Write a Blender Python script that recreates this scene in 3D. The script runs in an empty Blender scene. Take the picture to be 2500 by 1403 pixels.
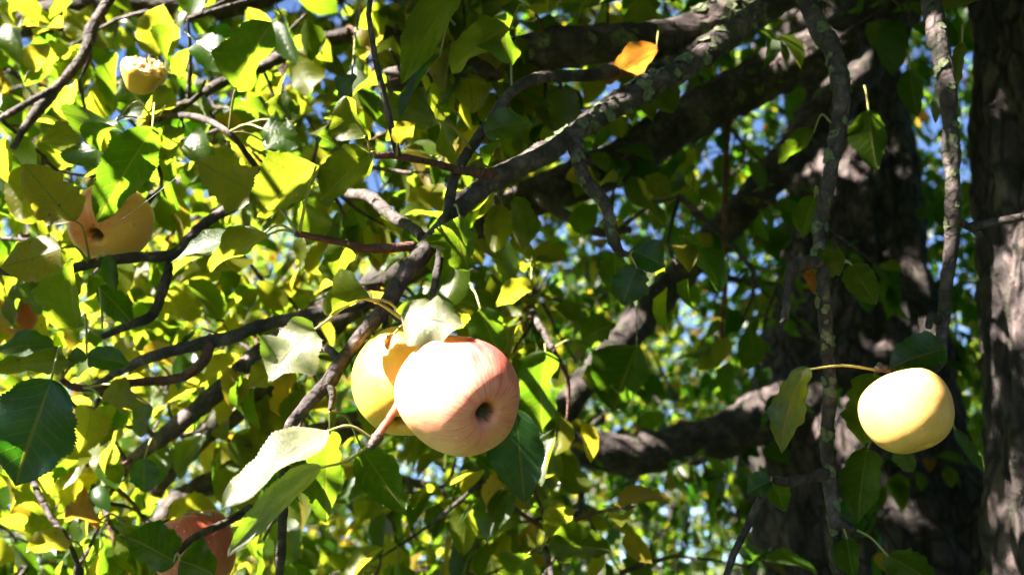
import bpy, math, random
import numpy as np
from mathutils import Vector, Matrix, noise, kdtree

random.seed(7)
rng = np.random.default_rng(7)
scn = bpy.context.scene
COL = scn.collection

# ------------------------------------------------------------------ camera
FPX = 2680.0                      # focal length in photo pixels (photo 2500 x 1403)
CAM = Vector((0, 0, 1.65))
PITCH = math.radians(14)
FWD = Vector((0, math.cos(PITCH), math.sin(PITCH)))
RGT = Vector((1, 0, 0))
UPV = Vector((0, -math.sin(PITCH), math.cos(PITCH)))
cd = bpy.data.cameras.new('camera')
cam = bpy.data.objects.new('camera', cd)
COL.objects.link(cam)
cam.location = CAM
cam.rotation_euler = (math.radians(90) + PITCH, 0, 0)
cd.sensor_width = 36
cd.lens = 36 * FPX / 2500
cd.clip_start = 0.02
cd.clip_end = 2000
cd.dof.use_dof = True
cd.dof.focus_distance = 0.75
cd.dof.aperture_fstop = 7.8
cd.dof.aperture_blades = 0
scn.camera = cam

# ------------------------------------------------------------------ sky, sun, exposure
SUN = Vector((-0.64, -0.32, 0.70)).normalized()      # towards the sun
w = bpy.data.worlds.new('World')
scn.world = w
w.use_nodes = True
nt = w.node_tree
sky = nt.nodes.new('ShaderNodeTexSky')
sky.sky_type = 'NISHITA'
sky.sun_disc = False
sky.sun_elevation = math.asin(SUN.z)
sky.sun_rotation = math.atan2(SUN.x, SUN.y)
sky.altitude = 800
sky.air_density = 0.28
sky.dust_density = 0.15
sky.ozone_density = 3.0
bg = nt.nodes['Background']
bg.inputs['Strength'].default_value = 0.05
nt.links.new(sky.outputs[0], bg.inputs[0])
sl = bpy.data.lights.new('sun', 'SUN')
sl.energy = 5.0
sl.angle = math.radians(0.53)
sl.color = (1.0, 0.92, 0.82)
so = bpy.data.objects.new('sun', sl)
COL.objects.link(so)
so.rotation_euler = SUN.to_track_quat('Z', 'Y').to_euler()
so.location = SUN * 20
scn.view_settings.view_transform = 'Standard'
scn.view_settings.look = 'None'
scn.view_settings.exposure = 3.8
scn.view_settings.gamma = 1.0
scn.render.engine = 'CYCLES'
scn.cycles.max_bounces = 7
scn.cycles.diffuse_bounces = 3
scn.cycles.caustics_reflective = False
scn.cycles.caustics_refractive = False
scn.cycles.transmission_bounces = 4
scn.cycles.use_denoising = True
scn.cycles.adaptive_threshold = 0.03
scn.cycles.use_light_tree = False


# ------------------------------------------------------------------ helpers
def P(x, y, d):
    """photo pixel + distance along the viewing axis -> world point"""
    x, y, d = float(x), float(y), float(d)
    return CAM + d * (FWD + (x - 1250) / FPX * RGT + (701.5 - y) / FPX * UPV)


def to_px(p):
    """world point(s) (n,3) -> x, y, depth"""
    q = np.asarray(p, float) - np.array(CAM)
    dep = q[:, 0] * FWD.x + q[:, 1] * FWD.y + q[:, 2] * FWD.z
    dd = np.where(np.abs(dep) < 1e-3, 1e-3, dep)
    return 1250 + FPX * q[:, 0] / dd, 701.5 - FPX * (q[:, 1] * UPV.y + q[:, 2] * UPV.z) / dd, dep


def tag(o, label=None, cat=None, group=None, kind=None):
    if label: o['label'] = label
    if cat: o['category'] = cat
    if group: o['group'] = group
    if kind: o['kind'] = kind
    return o


def empty(name, loc):
    o = bpy.data.objects.new(name, None)
    o.empty_display_size = 0.1
    COL.objects.link(o)
    o.location = loc
    return o


def link_mesh(name, me, parent=None, mat=None):
    o = bpy.data.objects.new(name, me)
    COL.objects.link(o)
    if mat is not None and len(me.materials) == 0:
        me.materials.append(mat)
    if parent is not None:
        o.parent = parent
        chain, q = Vector((0, 0, 0)), parent
        while q is not None:
            chain += q.location
            q = q.parent
        o.matrix_parent_inverse = Matrix.Translation(-chain)
    return o


def mesh_np(name, V, F, UV=None, smooth=True, attrs=None):
    """V (n,3) array, F (m,k) array of equal polygons, UV per vertex (n,2)"""
    V = np.ascontiguousarray(V, dtype=np.float32)
    F = np.ascontiguousarray(F, dtype=np.int32)
    k = F.shape[1]
    me = bpy.data.meshes.new(name)
    me.vertices.add(len(V))
    me.vertices.foreach_set('co', V.ravel())
    me.loops.add(F.size)
    me.loops.foreach_set('vertex_index', F.ravel())
    me.polygons.add(len(F))
    me.polygons.foreach_set('loop_start', np.arange(0, F.size, k, dtype=np.int32))
    me.polygons.foreach_set('loop_total', np.full(len(F), k, dtype=np.int32))
    if UV is not None:
        l = me.uv_layers.new(name='UVMap')
        l.data.foreach_set('uv', np.asarray(UV, np.float32)[F.ravel()].ravel())
    for an, av in (attrs or {}).items():
        a = me.attributes.new(an, 'FLOAT_VECTOR', 'POINT')
        a.data.foreach_set('vector', np.asarray(av, np.float32).ravel())
    me.update(calc_edges=True)
    me.validate()
    if smooth:
        me.polygons.foreach_set('use_smooth', np.ones(len(me.polygons), dtype=bool))
    return me


# ------------------------------------------------------------------ materials
class NT:
    def __init__(s, name):
        s.m = bpy.data.materials.new(name)
        s.m.use_nodes = True
        s.t = s.m.node_tree
        s.t.nodes.clear()
        s.out = s.t.nodes.new('ShaderNodeOutputMaterial')

    def n(s, typ, ins=None, **props):
        nd = s.t.nodes.new(typ)
        for k, v in props.items():
            setattr(nd, k, v)
        for k, v in (ins or {}).items():
            s.put(nd.inputs[k], v)
        return nd

    def put(s, sock, v):
        if isinstance(v, bpy.types.NodeSocket):
            s.t.links.new(v, sock)
        elif isinstance(v, bpy.types.Node):
            s.t.links.new(v.outputs[0], sock)
        else:
            if hasattr(sock.default_value, '__len__') and len(sock.default_value) == 4 and len(v) == 3:
                v = (*v, 1)
            sock.default_value = v

    def math(s, op, a, b=0.0, c=0.0, clamp=False):
        nd = s.n('ShaderNodeMath', {0: a, 1: b, 2: c}, operation=op)
        nd.use_clamp = clamp
        return nd.outputs[0]

    def mix(s, f, a, b, blend='MIX'):
        nd = s.n('ShaderNodeMix', None, data_type='RGBA', blend_type=blend)
        s.put(nd.inputs[0], f); s.put(nd.inputs[6], a); s.put(nd.inputs[7], b)
        return nd.outputs[2]

    def ramp(s, f, stops, interp='LINEAR'):
        nd = s.n('ShaderNodeValToRGB', {0: f})
        e = nd.color_ramp
        e.interpolation = interp
        while len(e.elements) < len(stops):
            e.elements.new(0.5)
        for el, (p, c) in zip(e.elements, stops):
            el.position = p
            el.color = (*c, 1) if len(c) == 3 else c
        return nd.outputs[0]

    def step(s, v, a, b):
        nd = s.n('ShaderNodeMapRange', {0: v, 1: a, 2: b, 3: 0.0, 4: 1.0})
        nd.interpolation_type = 'SMOOTHSTEP'
        return nd.outputs[0]


LEAF_K = .74


def scaled(stops, k):
    return [(p, tuple(v * k for v in c)) for p, c in stops]


def leaf_material(name, source, detail=True):
    m = NT(name)
    at = m.n('ShaderNodeAttribute', attribute_name='tint', attribute_type=source)
    sp = m.n('ShaderNodeSeparateXYZ', {0: at.outputs['Vector']})
    tone, spots, rnd = sp.outputs
    uv = m.n('ShaderNodeUVMap', uv_map='UVMap')
    su = m.n('ShaderNodeSeparateXYZ', {0: uv})
    u = m.math('ABSOLUTE', m.math('MULTIPLY_ADD', su.outputs[0], 2.0, -1.0))
    v = su.outputs[1]
    off = m.n('ShaderNodeCombineXYZ', {0: m.math('MULTIPLY', rnd, 37.0), 1: m.math('MULTIPLY', rnd, 11.0), 2: 0.0})
    pv = m.n('ShaderNodeVectorMath', {0: uv.outputs[0], 1: off.outputs[0]}, operation='ADD')
    nz = m.n('ShaderNodeTexNoise', {'Vector': pv, 'Scale': 4.0, 'Detail': 4.0, 'Roughness': 0.6})
    tone2 = m.math('ADD', tone, m.math('MULTIPLY_ADD', nz.outputs[0], 0.34, -0.17), clamp=True)
    upper = m.ramp(tone2, scaled([(0, (.004, .022, .003)), (.35, (.017, .044, .004)), (.6, (.07, .084, .009)), (.8, (.18, .12, .018)), (1, (.19, .06, .014))], LEAF_K))
    under = m.ramp(tone2, scaled([(0, (.008, .026, .003)), (.35, (.026, .044, .004)), (.6, (.08, .085, .009)), (.8, (.18, .115, .02)), (1, (.19, .07, .018))], LEAF_K))
    trans = m.ramp(tone2, scaled([(0, (.030, .15, .004)), (.35, (.17, .285, .010)), (.6, (.42, .40, .024)), (.8, (.44, .24, .020)), (1, (.38, .12, .018))], 1.0))
    h = nz.outputs[0]
    if detail:
        mid = m.math('SUBTRACT', 1.0, m.step(m.math('MULTIPLY', u, m.math('SUBTRACT', 1.25, v)), 0.015, 0.05))
        lat = m.math('PINGPONG', m.math('MULTIPLY', m.math('SUBTRACT', v, m.math('MULTIPLY', u, 0.20)), 8.5), 0.5)
        lat = m.math('SUBTRACT', 1.0, m.step(lat, 0.015, 0.075))
        lat = m.math('MULTIPLY', lat, m.step(u, 1.0, 0.55))
        vein = m.math('MAXIMUM', mid, m.math('MULTIPLY', lat, 0.45))
        net = m.n('ShaderNodeTexVoronoi', {'Vector': pv, 'Scale': 30.0}, feature='DISTANCE_TO_EDGE')
        nets = m.step(net.outputs[0], 0.0, 0.10)
        upper = m.mix(m.math('MULTIPLY', vein, 0.45), upper, (.038, .055, .011))
        under = m.mix(m.math('MULTIPLY', vein, 0.85), under, (.095, .10, .025))
        trans = m.mix(m.math('MULTIPLY', vein, 0.75), trans, (.26, .24, .022))
        vz = m.n('ShaderNodeTexNoise', {'Vector': pv, 'Scale': 7.0, 'Detail': 3.0, 'Roughness': .55})
        blot = m.math('MULTIPLY', m.step(vz.outputs[0], 0.655, 0.685), spots, clamp=True)
        vor = m.n('ShaderNodeTexVoronoi', {'Vector': pv, 'Scale': 16.0, 'Randomness': 1.0})
        dots = m.math('MULTIPLY', m.step(vor.outputs[0], 0.17, 0.12), m.math('MULTIPLY_ADD', spots, .8, 0.0), clamp=True)
        brn = m.math('MAXIMUM', blot, dots)
        upper = m.mix(brn, upper, (.085, .035, .015))
        under = m.mix(brn, under, (.10, .04, .018))
        trans = m.mix(brn, trans, (.07, .02, .005))
        h = m.math('ADD', m.math('MULTIPLY', vein, -0.7), m.math('MULTIPLY_ADD', nets, .12, m.math('MULTIPLY', nz.outputs[0], .8)))
    geo = m.n('ShaderNodeNewGeometry')
    back = geo.outputs['Backfacing']
    col = m.mix(back, upper, under)
    if detail:
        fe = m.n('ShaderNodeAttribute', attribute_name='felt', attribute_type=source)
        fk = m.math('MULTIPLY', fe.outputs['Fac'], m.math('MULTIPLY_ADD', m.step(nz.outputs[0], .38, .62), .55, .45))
        col = m.mix(fk, col, (.24, .225, .15))  # sun glare painted on chosen leaves as a pale cream colour
    bmp = m.n('ShaderNodeBump', {'Strength': 0.35 if detail else 0.15, 'Distance': 0.0012, 'Height': h})
    di = m.n('ShaderNodeBsdfDiffuse', {'Color': col, 'Normal': bmp})
    tr = m.n('ShaderNodeBsdfTranslucent', {'Color': trans, 'Normal': bmp})
    mx = m.n('ShaderNodeMixShader', {0: 0.55, 1: di, 2: tr})
    rough = m.math('MULTIPLY_ADD', back, 0.20, 0.31)
    gl = m.n('ShaderNodeBsdfGlossy', {'Color': (1, 1, 1), 'Roughness': rough, 'Normal': bmp})
    fr = m.n('ShaderNodeFresnel', {'IOR': 1.42, 'Normal': bmp})
    fac = m.math('MULTIPLY', fr, m.math('MULTIPLY_ADD', back, -0.43 if detail else -.17, 0.46 if detail else .18), clamp=True)
    m2 = m.n('ShaderNodeMixShader', {0: fac, 1: mx, 2: gl})
    m.put(m.out.inputs[0], m2)
    return m.m


def bark_material(name, lichen=0.5, scale=1.0, trunk=False, red=0.0, dark=.62):
    m = NT(name)
    tc = m.n('ShaderNodeTexCoord')
    mp = m.n('ShaderNodeMapping', {'Vector': tc.outputs['Object'], 'Scale': (scale, scale, scale * (.45 if trunk else 1))})
    n1 = m.n('ShaderNodeTexNoise', {'Vector': mp, 'Scale': 38.0, 'Detail': 8.0, 'Roughness': .68})
    n2 = m.n('ShaderNodeTexNoise', {'Vector': mp, 'Scale': 150.0, 'Detail': 5.0, 'Roughness': .7})
    n3 = m.n('ShaderNodeTexNoise', {'Vector': tc.outputs['Object'], 'Scale': 55.0 * scale, 'Detail': 5.0, 'Roughness': .6})
    vo = m.n('ShaderNodeTexVoronoi', {'Vector': mp, 'Scale': 70.0}, feature='DISTANCE_TO_EDGE')
    crack = m.step(vo.outputs[0], 0.0, 0.16)
    base = m.ramp(n1.outputs[0], [(.30, (.012, .009, .008)), (.5, (.070, .054, .051)), (.72, (.24, .175, .165))])
    if red:
        base = m.mix(red, base, (.22, .075, .045))
    base = m.mix(m.math('MULTIPLY', m.math('SUBTRACT', 1.0, crack), .85 if trunk else .35), base, (.012, .009, .008))
    lf = m.math('MULTIPLY', m.step(n3.outputs[0], .54, .60), lichen)
    lcol = m.ramp(n2.outputs[0], [(.3, (.014, .022, .005)), (.55, (.032, .042, .013)), (.75, (.09, .098, .05))])
    base = m.mix(lf, base, lcol)
    base = m.mix(1.0, base, (dark, dark, dark), 'MULTIPLY')
    hh = m.math('ADD', m.math('MULTIPLY', n1.outputs[0], 1.4), m.math('ADD', m.math('MULTIPLY', n2.outputs[0], .5), m.math('ADD', m.math('MULTIPLY', crack, .35), m.math('MULTIPLY', lf, .4))))
    bmp = m.n('ShaderNodeBump', {'Strength': 0.8, 'Distance': .02 if trunk else 0.004, 'Height': hh})
    b = m.n('ShaderNodeBsdfPrincipled', {'Base Color': base, 'Roughness': .85, 'Normal': bmp, 'Specular IOR Level': .25})
    m.put(m.out.inputs[0], b)
    return m.m


def apple_material(name, ground, blush, deep, amount, rnd, gain=3.0):
    m = NT(name)
    uv = m.n('ShaderNodeUVMap', uv_map='UVMap')
    tc = m.n('ShaderNodeTexCoord')
    su = m.n('ShaderNodeSeparateXYZ', {0: uv})
    off = m.n('ShaderNodeVectorMath', {0: tc.outputs['Object'], 1: (rnd, rnd * 2, rnd * 3)}, operation='ADD')
    ang = m.math('MULTIPLY', su.outputs[0], 2 * math.pi)
    st = m.n('ShaderNodeCombineXYZ', {0: m.math('MULTIPLY', m.math('COSINE', ang), 6.0), 1: m.math('MULTIPLY', m.math('SINE', ang), 6.0), 2: m.math('MULTIPLY_ADD', su.outputs[1], 2.2, rnd)})
    streak = m.n('ShaderNodeTexNoise', {'Vector': st, 'Scale': 3.2, 'Detail': 6.0, 'Roughness': .72})
    big = m.n('ShaderNodeTexNoise', {'Vector': off, 'Scale': 22.0, 'Detail': 3.0})
    fine = m.n('ShaderNodeTexNoise', {'Vector': off, 'Scale': 260.0, 'Detail': 3.0})
    # red cheek: streaks, thickest on the shoulder half (v small) and on one side (attribute cheek)
    ck = m.n('ShaderNodeAttribute', attribute_name='cheek', attribute_type='GEOMETRY')
    f = m.math('ADD', m.math('MULTIPLY', ck.outputs['Fac'], 1.0), m.math('MULTIPLY_ADD', streak.outputs[0], gain, -.567 * gain))
    f = m.math('ADD', f, m.math('MULTIPLY_ADD', big.outputs[0], 1.2, -.67 + amount))
    f1 = m.step(f, 0.0, .75)
    f2 = m.step(f, .55, 1.15)
    gcol = m.mix(m.step(big.outputs[0], .35, .7), ground, (ground[0] * .92, ground[1] * .86, ground[2] * .8))
    c = m.mix(m.math('MULTIPLY', f1, .78), gcol, blush)
    c = m.mix(m.math('MULTIPLY', f2, .8), c, deep)
    vo = m.n('ShaderNodeTexVoronoi', {'Vector': off, 'Scale': 170.0})
    c = m.mix(m.math('MULTIPLY', m.step(vo.outputs[0], .16, .08), .35), c, (.8, .66, .42))
    vb = m.n('ShaderNodeTexVoronoi', {'Vector': off, 'Scale': 46.0})
    c = m.mix(m.math('MULTIPLY', m.step(vb.outputs[0], .075, .05), .7), c, (.13, .05, .02))
    ea = m.n('ShaderNodeAttribute', attribute_name='eaten', attribute_type='GEOMETRY').outputs['Fac']
    crust = m.ramp(m.n('ShaderNodeTexNoise', {'Vector': off, 'Scale': 190.0, 'Detail': 4.0}).outputs[0], [(.35, (.22, .09, .02)), (.5, (.55, .38, .14)), (.65, (.75, .62, .36))])
    c = m.mix(ea, c, crust)
    c = m.mix(m.math('MULTIPLY', m.step(su.outputs[1], .885, .95), .9), c, (.07, .055, .022))      # russet, with the dark of the calyx hollow painted in
    c = m.mix(m.math('MULTIPLY', m.step(su.outputs[1], .14, .06), .6), c, (.16, .12, .04))
    scuff = m.n('ShaderNodeTexNoise', {'Vector': off, 'Scale': 75.0, 'Detail': 6.0, 'Roughness': .75})
    c = m.mix(m.math('MULTIPLY', m.step(scuff.outputs[0], .60, .70), .5), c, (.42, .22, .08))
    bmp = m.n('ShaderNodeBump', {'Strength': .2, 'Distance': .0008, 'Height': m.math('ADD', fine.outputs[0], m.math('MULTIPLY', scuff.outputs[0], m.math('MULTIPLY_ADD', ea, 4.0, .4)))})
    b = m.n('ShaderNodeBsdfPrincipled', {'Base Color': c, 'Roughness': m.math('MULTIPLY_ADD', fine.outputs[0], .18, .30), 'Normal': bmp,
                                       'Specular IOR Level': .42, 'Subsurface Weight': .22, 'Subsurface Radius': (1.0, .45, .18), 'Subsurface Scale': .008})
    m.put(m.out.inputs[0], b)
    return m.m


def plain_material(name, c1, c2, scale=80, rough=.75, bump=.002):
    m = NT(name)
    tc = m.n('ShaderNodeTexCoord')
    nz = m.n('ShaderNodeTexNoise', {'Vector': tc.outputs['Object'], 'Scale': scale, 'Detail': 5.0})
    c = m.ramp(nz.outputs[0], [(.3, c1), (.7, c2)])
    bmp = m.n('ShaderNodeBump', {'Strength': .5, 'Distance': bump, 'Height': nz})
    b = m.n('ShaderNodeBsdfPrincipled', {'Base Color': c, 'Roughness': rough, 'Normal': bmp, 'Specular IOR Level': .3})
    m.put(m.out.inputs[0], b)
    return m.m


M_LEAF = leaf_material('leaf_blade', 'OBJECT')
M_FOLIAGE = leaf_material('foliage_leaves', 'GEOMETRY', detail=False)
M_BARK = bark_material('branch_bark', .55, 1.0)
M_LIMB = bark_material('limb_bark', .6, .7)
M_TRUNK = bark_material('trunk_bark', .35, .55, trunk=True, dark=.60)
M_TWIG = bark_material('young_twig_bark', .12, 1.6, red=.55)
M_PETIOLE = plain_material('petiole_skin', (.15, .15, .036), (.21, .19, .07), 60, .5)
M_PINK = plain_material('fruit_spur_skin', (.20, .05, .035), (.28, .11, .065), 90, .5)
M_STEM = plain_material('apple_stem_skin', (.10, .07, .03), (.20, .15, .06), 120, .7)
M_CALYX = plain_material('dry_calyx', (.06, .06, .03), (.14, .12, .06), 200, .9)
M_LICHEN = plain_material('leafy_lichen', (.03, .04, .013), (.12, .13, .075), 220, .95, .001)
M_DRY = plain_material('dry_leaf_scrap', (.16, .05, .02), (.30, .11, .04), 90, .8)
M_SILK = plain_material('spider_silk', (.15, .15, .15), (.2, .2, .2), 50, .4)


# ------------------------------------------------------------------ tubes (branches, twigs, petioles)
def smooth_path(pts, step):
    """Catmull-Rom through rows [x,y,z,r]"""
    A = np.array(pts, float)
    A = np.vstack([2 * A[0] - A[1], A, 2 * A[-1] - A[-2]])
    A[0, 3], A[-1, 3] = A[1, 3], A[-2, 3]
    out = []
    for i in range(1, len(A) - 2):
        p0, p1, p2, p3 = A[i - 1:i + 3]
        n = max(2, int(np.linalg.norm(p2[:3] - p1[:3]) / step))
        for k in range(n):
            t = k / n
            out.append(.5 * (2 * p1 + (p2 - p0) * t + (2 * p0 - 5 * p1 + 4 * p2 - p3) * t * t + (3 * p1 - p0 - 3 * p2 + p3) * t ** 3))
    out.append(A[-2])
    out = np.array(out)
    out[:, 3] = np.maximum(out[:, 3], 2e-4)
    return out


def tube_arrays(path, segs, rough=0.0, freq=60.0, cap=True, knob=0.0, ridge=None):
    n = len(path)
    C = path[:, :3]
    T = np.gradient(C, axis=0)
    T /= np.linalg.norm(T, axis=1, keepdims=True) + 1e-12
    nrm = Vector(T[0]).orthogonal().normalized()
    V = np.zeros((n, segs, 3))
    an = np.linspace(0, 2 * math.pi, segs, endpoint=False)
    for i in range(n):
        t = Vector(T[i])
        nrm = (nrm - t * nrm.dot(t)).normalized()
        b = t.cross(nrm)
        ring = np.outer(np.cos(an), nrm) + np.outer(np.sin(an), b)
        r = np.full(segs, path[i, 3])
        if rough or ridge:
            for j in range(segs):
                q = Vector(C[i] + ring[j] * path[i, 3])
                k = 1.0
                if rough:
                    k += rough * noise.fractal(q * freq, 1.0, 2.0, 4) + knob * max(0, noise.noise(q * freq * .28) - .18)
                if ridge:
                    k += ridge(q, an[j], i / n)
                r[j] *= k
        V[i] = C[i] + ring * r[:, None]
    idx = np.arange(n * segs).reshape(n, segs)
    a, b_ = idx[:-1], idx[1:]
    F = np.stack([a, np.roll(a, -1, 1), np.roll(b_, -1, 1), b_], -1).reshape(-1, 4)
    V = V.reshape(-1, 3)
    if cap:
        V = np.vstack([V, C[0], C[-1] + T[-1] * path[-1, 3] * .5])
        c0, c1 = n * segs, n * segs + 1
        f0 = [[idx[0, (j + 1) % segs], idx[0, j], c0, c0] for j in range(segs)]
        f1 = [[idx[-1, j], idx[-1, (j + 1) % segs], c1, c1] for j in range(segs)]
        return V, F, np.array(f0 + f1)
    return V, F, None


def tube_mesh(name, V, F, caps):
    me = bpy.data.meshes.new(name)
    faces = F.tolist()
    if caps is not None:
        faces += caps[:, :3].tolist()
    me.from_pydata(V.tolist(), [], faces)
    me.polygons.foreach_set('use_smooth', np.ones(len(me.polygons), dtype=bool))
    me.update()
    return me


SKEL = []            # skeleton points of every branch: (x,y,z,r)


def branch(name, pts, parent, mat, rough=.20, freq=80, segs=14, step=None, knob=.65, skel=True, world=False):
    """pts: (px, py, depth, width in px) or world (x,y,z,r)"""
    rows = []
    for p in pts:
        if world:
            rows.append(p)
        else:
            q = P(p[0], p[1], p[2])
            rows.append((q.x, q.y, q.z, .5 * p[3] * p[2] / FPX))
    rmin = np.median([r[3] for r in rows])
    path = smooth_path(rows, step or max(.0022, rmin * .45))
    # gentle crookedness
    for i in range(1, len(path) - 1):
        q = Vector(path[i, :3])
        wv = noise.noise_vector(q * (9 if rmin < .01 else 5)) * rmin * .55
        path[i, :3] += np.array(wv)
    if skel:
        for r in path[::max(1, int(.02 / (step or max(.0022, rmin * .45))))]:
            SKEL.append(tuple(r))
    return link_mesh(name, tube_mesh(name, *tube_arrays(path, segs, rough, freq, knob=knob)), parent, mat), path


# ------------------------------------------------------------------ leaves
def leaf_grid(L, W, rows, cols, fold=.2, bend=.5, cl=0., cr=0., wave=.0, twist=0., serr=0., ph=0., sick=0., asym=0.):
    """blade along +Y from the origin, upper face +Z. returns V (n,3), F (quads), UV"""
    t = np.linspace(0, 1, rows + 1)
    t = np.clip(t, .0, 1.)
    hw = (t ** .60) * ((1 - t) ** .86)
    hw = hw / hw.max() * W / 2
    hw[0] = W * .02
    hw[-1] = W * .006
    if serr:
        hw = hw * (1 + serr * np.where(np.arange(rows + 1) % 2 == 0, -1, 1) * np.clip(t * 6, 0, 1))
    if sick:
        hw = hw * (1 + sick * (np.sin(t * 17 + ph) * np.sin(t * 7 + ph * 2) + .5 * np.sin(t * 41 + ph * 3)))
    # arc along the length
    ang = bend * (t - .25)
    dy, dz = np.cos(ang), -np.sin(ang)
    ds = L / rows
    cy = np.concatenate([[0], np.cumsum((dy[1:] + dy[:-1]) / 2 * ds)])
    cz = np.concatenate([[0], np.cumsum((dz[1:] + dz[:-1]) / 2 * ds)])
    s = np.linspace(-1, 1, cols + 1)
    V = np.zeros((rows + 1, cols + 1, 3))
    UV = np.zeros((rows + 1, cols + 1, 2))
    for i in range(rows + 1):
        for j in range(cols + 1):
            u = s[j]
            a = abs(u)
            c = cl if u < 0 else cr
            h = hw[i] * (1 + asym * u)
            k = c * (.35 + .65 * math.sin(math.pi * min(1, t[i] * 1.05)))
            if abs(k) > 1e-3:
                x0, z0 = math.sin(k * a) / k, (1 - math.cos(k * a)) / k
            else:
                x0, z0 = a, 0
            cf, sf = math.cos(fold), math.sin(fold)
            x = (x0 * cf - z0 * sf) * h
            z = (x0 * sf + z0 * cf) * h
            z += wave * W * a * a * math.sin(t[i] * 11 + ph + (2.1 if u > 0 else 0))
            x = math.copysign(x, u) if u else 0
            tw = twist * (t[i] - .3)
            x, z = x * math.cos(tw) - z * math.sin(tw), x * math.sin(tw) + z * math.cos(tw)
            V[i, j] = (x, cy[i] + z * math.sin(ang[i]), cz[i] + z * math.cos(ang[i]))
            UV[i, j] = ((u + 1) / 2, t[i])
    idx = np.arange((rows + 1) * (cols + 1)).reshape(rows + 1, cols + 1)
    F = np.stack([idx[:-1, :-1], idx[:-1, 1:], idx[1:, 1:], idx[1:, :-1]], -1).reshape(-1, 4)
    return V.reshape(-1, 3), F, UV.reshape(-1, 2)


def frame(axis, nrm):
    """rotation whose Y is axis and Z is nrm made perpendicular"""
    y = axis.normalized()
    z = nrm - y * nrm.dot(y)
    if z.length < 1e-4:
        z = y.orthogonal()
    z.normalize()
    x = y.cross(z)
    return Matrix((x, y, z)).transposed()


# ================================================================== SETTING
m = NT('orchard_grass')
tc = m.n('ShaderNodeTexCoord')
g1 = m.n('ShaderNodeTexNoise', {'Vector': tc.outputs['Object'], 'Scale': .6, 'Detail': 6.0})
g2 = m.n('ShaderNodeTexNoise', {'Vector': tc.outputs['Object'], 'Scale': 30.0, 'Detail': 6.0})
gc = m.ramp(g1.outputs[0], [(.3, (.018, .033, .007)), (.55, (.03, .045, .011)), (.75, (.054, .05, .02))])
gc = m.mix(m.math('MULTIPLY', g2.outputs[0], .5), gc, (.03, .05, .012))
gb = m.n('ShaderNodeBump', {'Strength': 1.0, 'Distance': .05, 'Height': g2})
m.put(m.out.inputs[0], m.n('ShaderNodeBsdfPrincipled', {'Base Color': gc, 'Roughness': .9, 'Normal': gb}))
M_GRASS = m.m
nn = 60
gx, gy = np.meshgrid(np.linspace(-1, 1, nn + 1), np.linspace(-1, 1, nn + 1), indexing='ij')
sx, sy = np.sign(gx) * np.abs(gx) ** 2.2 * 600, np.sign(gy) * np.abs(gy) ** 2.2 * 600
gz = np.array([[0.10 * noise.noise(Vector((sx[i, j] * .35, sy[i, j] * .35, 0))) - .05 for j in range(nn + 1)] for i in range(nn + 1)])
idx = np.arange((nn + 1) ** 2).reshape(nn + 1, nn + 1)
GF = np.stack([idx[:-1, :-1], idx[1:, :-1], idx[1:, 1:], idx[:-1, 1:]], -1).reshape(-1, 4)
ground = link_mesh('ground', mesh_np('ground', np.stack([sx, sy, gz], -1).reshape(-1, 3), GF), None, M_GRASS)
tag(ground, 'grassy orchard floor under the apple trees', 'ground', kind='structure')

# ================================================================== THE APPLE TREE
TREE = empty('apple_tree', (0.76, 1.45, 0))
tag(TREE, 'old apple tree with dark lichened limbs, green leaves and two rough stems', 'tree')


def bark_ridges(q, a, t):
    v = noise.fractal(Vector((math.cos(a) * 3.2, math.sin(a) * 3.2, q.z * 2.2)), 1.0, 2.0, 4) * .10
    w_ = noise.noise(Vector((math.cos(a) * 2, math.sin(a) * 2, q.z * 6))) * .8
    v += min(.35, abs(noise.noise(Vector((math.cos(a) * 8 + w_, math.sin(a) * 8 + w_, q.z * 4))))) * .30 - .05
    v += min(.3, abs(noise.noise(Vector((math.cos(a) * 16, math.sin(a) * 16, q.z * 11 + w_))))) * .10
    v += noise.fractal(q * 34, 1.0, 2.0, 3) * .025
    return v


def trunk(name, pts, segs=110, step=.012):
    path = smooth_path(pts, step)
    for r in path[::2]:
        SKEL.append(tuple(r))
    return link_mesh(name, tube_mesh(name, *tube_arrays(path, segs, ridge=bark_ridges)), TREE, M_TRUNK)


# near stem on the right and the second stem leaning away behind it
near_path = [(.74, 1.36, -.10, .27), (.715, 1.28, .25, .215), (.69, 1.20, .8, .185), (.675, 1.17, 1.3, .172), (.672, 1.16, 1.6, .160), (.672, 1.16, 1.9, .142), (.68, 1.17, 2.2, .13), (.70, 1.18, 2.5, .125), (.69, 1.2, 2.75, .11)]
trunk('trunk', near_path, 240, .007)
far_path = [(.80, 1.60, -.10, .25), (.80, 1.75, .3, .23), (.78, 2.0, .9, .215), (.76, 2.13, 1.35, .215), (.74, 2.2, 1.63, .212), (.69, 2.24, 1.85, .212), (.73, 2.3, 2.08, .178), (.76, 2.36, 2.3, .152), (.79, 2.4, 2.55, .135), (.78, 2.45, 2.9, .12), (.70, 2.5, 3.4, .09), (.66, 2.5, 3.9, .05)]
trunk('trunk', far_path, 90, .016)

BR = []      # traced branches: (points, material, kwargs)
top = near_path[-1]
# limbs that start on the stems out of the picture, arch over and come down to the left
NEARTOP = (2790, -1130, 1.55)


def limb(pts, mat=None, name='limb', **k):
    o, path = branch(name, pts, TREE, mat or M_LIMB, **k)
    return o, path


def twigb(pts, mat=None, **k):
    k.setdefault('rough', .16); k.setdefault('freq', 130); k.setdefault('segs', 10); k.setdefault('knob', .5)
    return branch('twig', pts, TREE, mat or M_BARK, **k)


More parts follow.
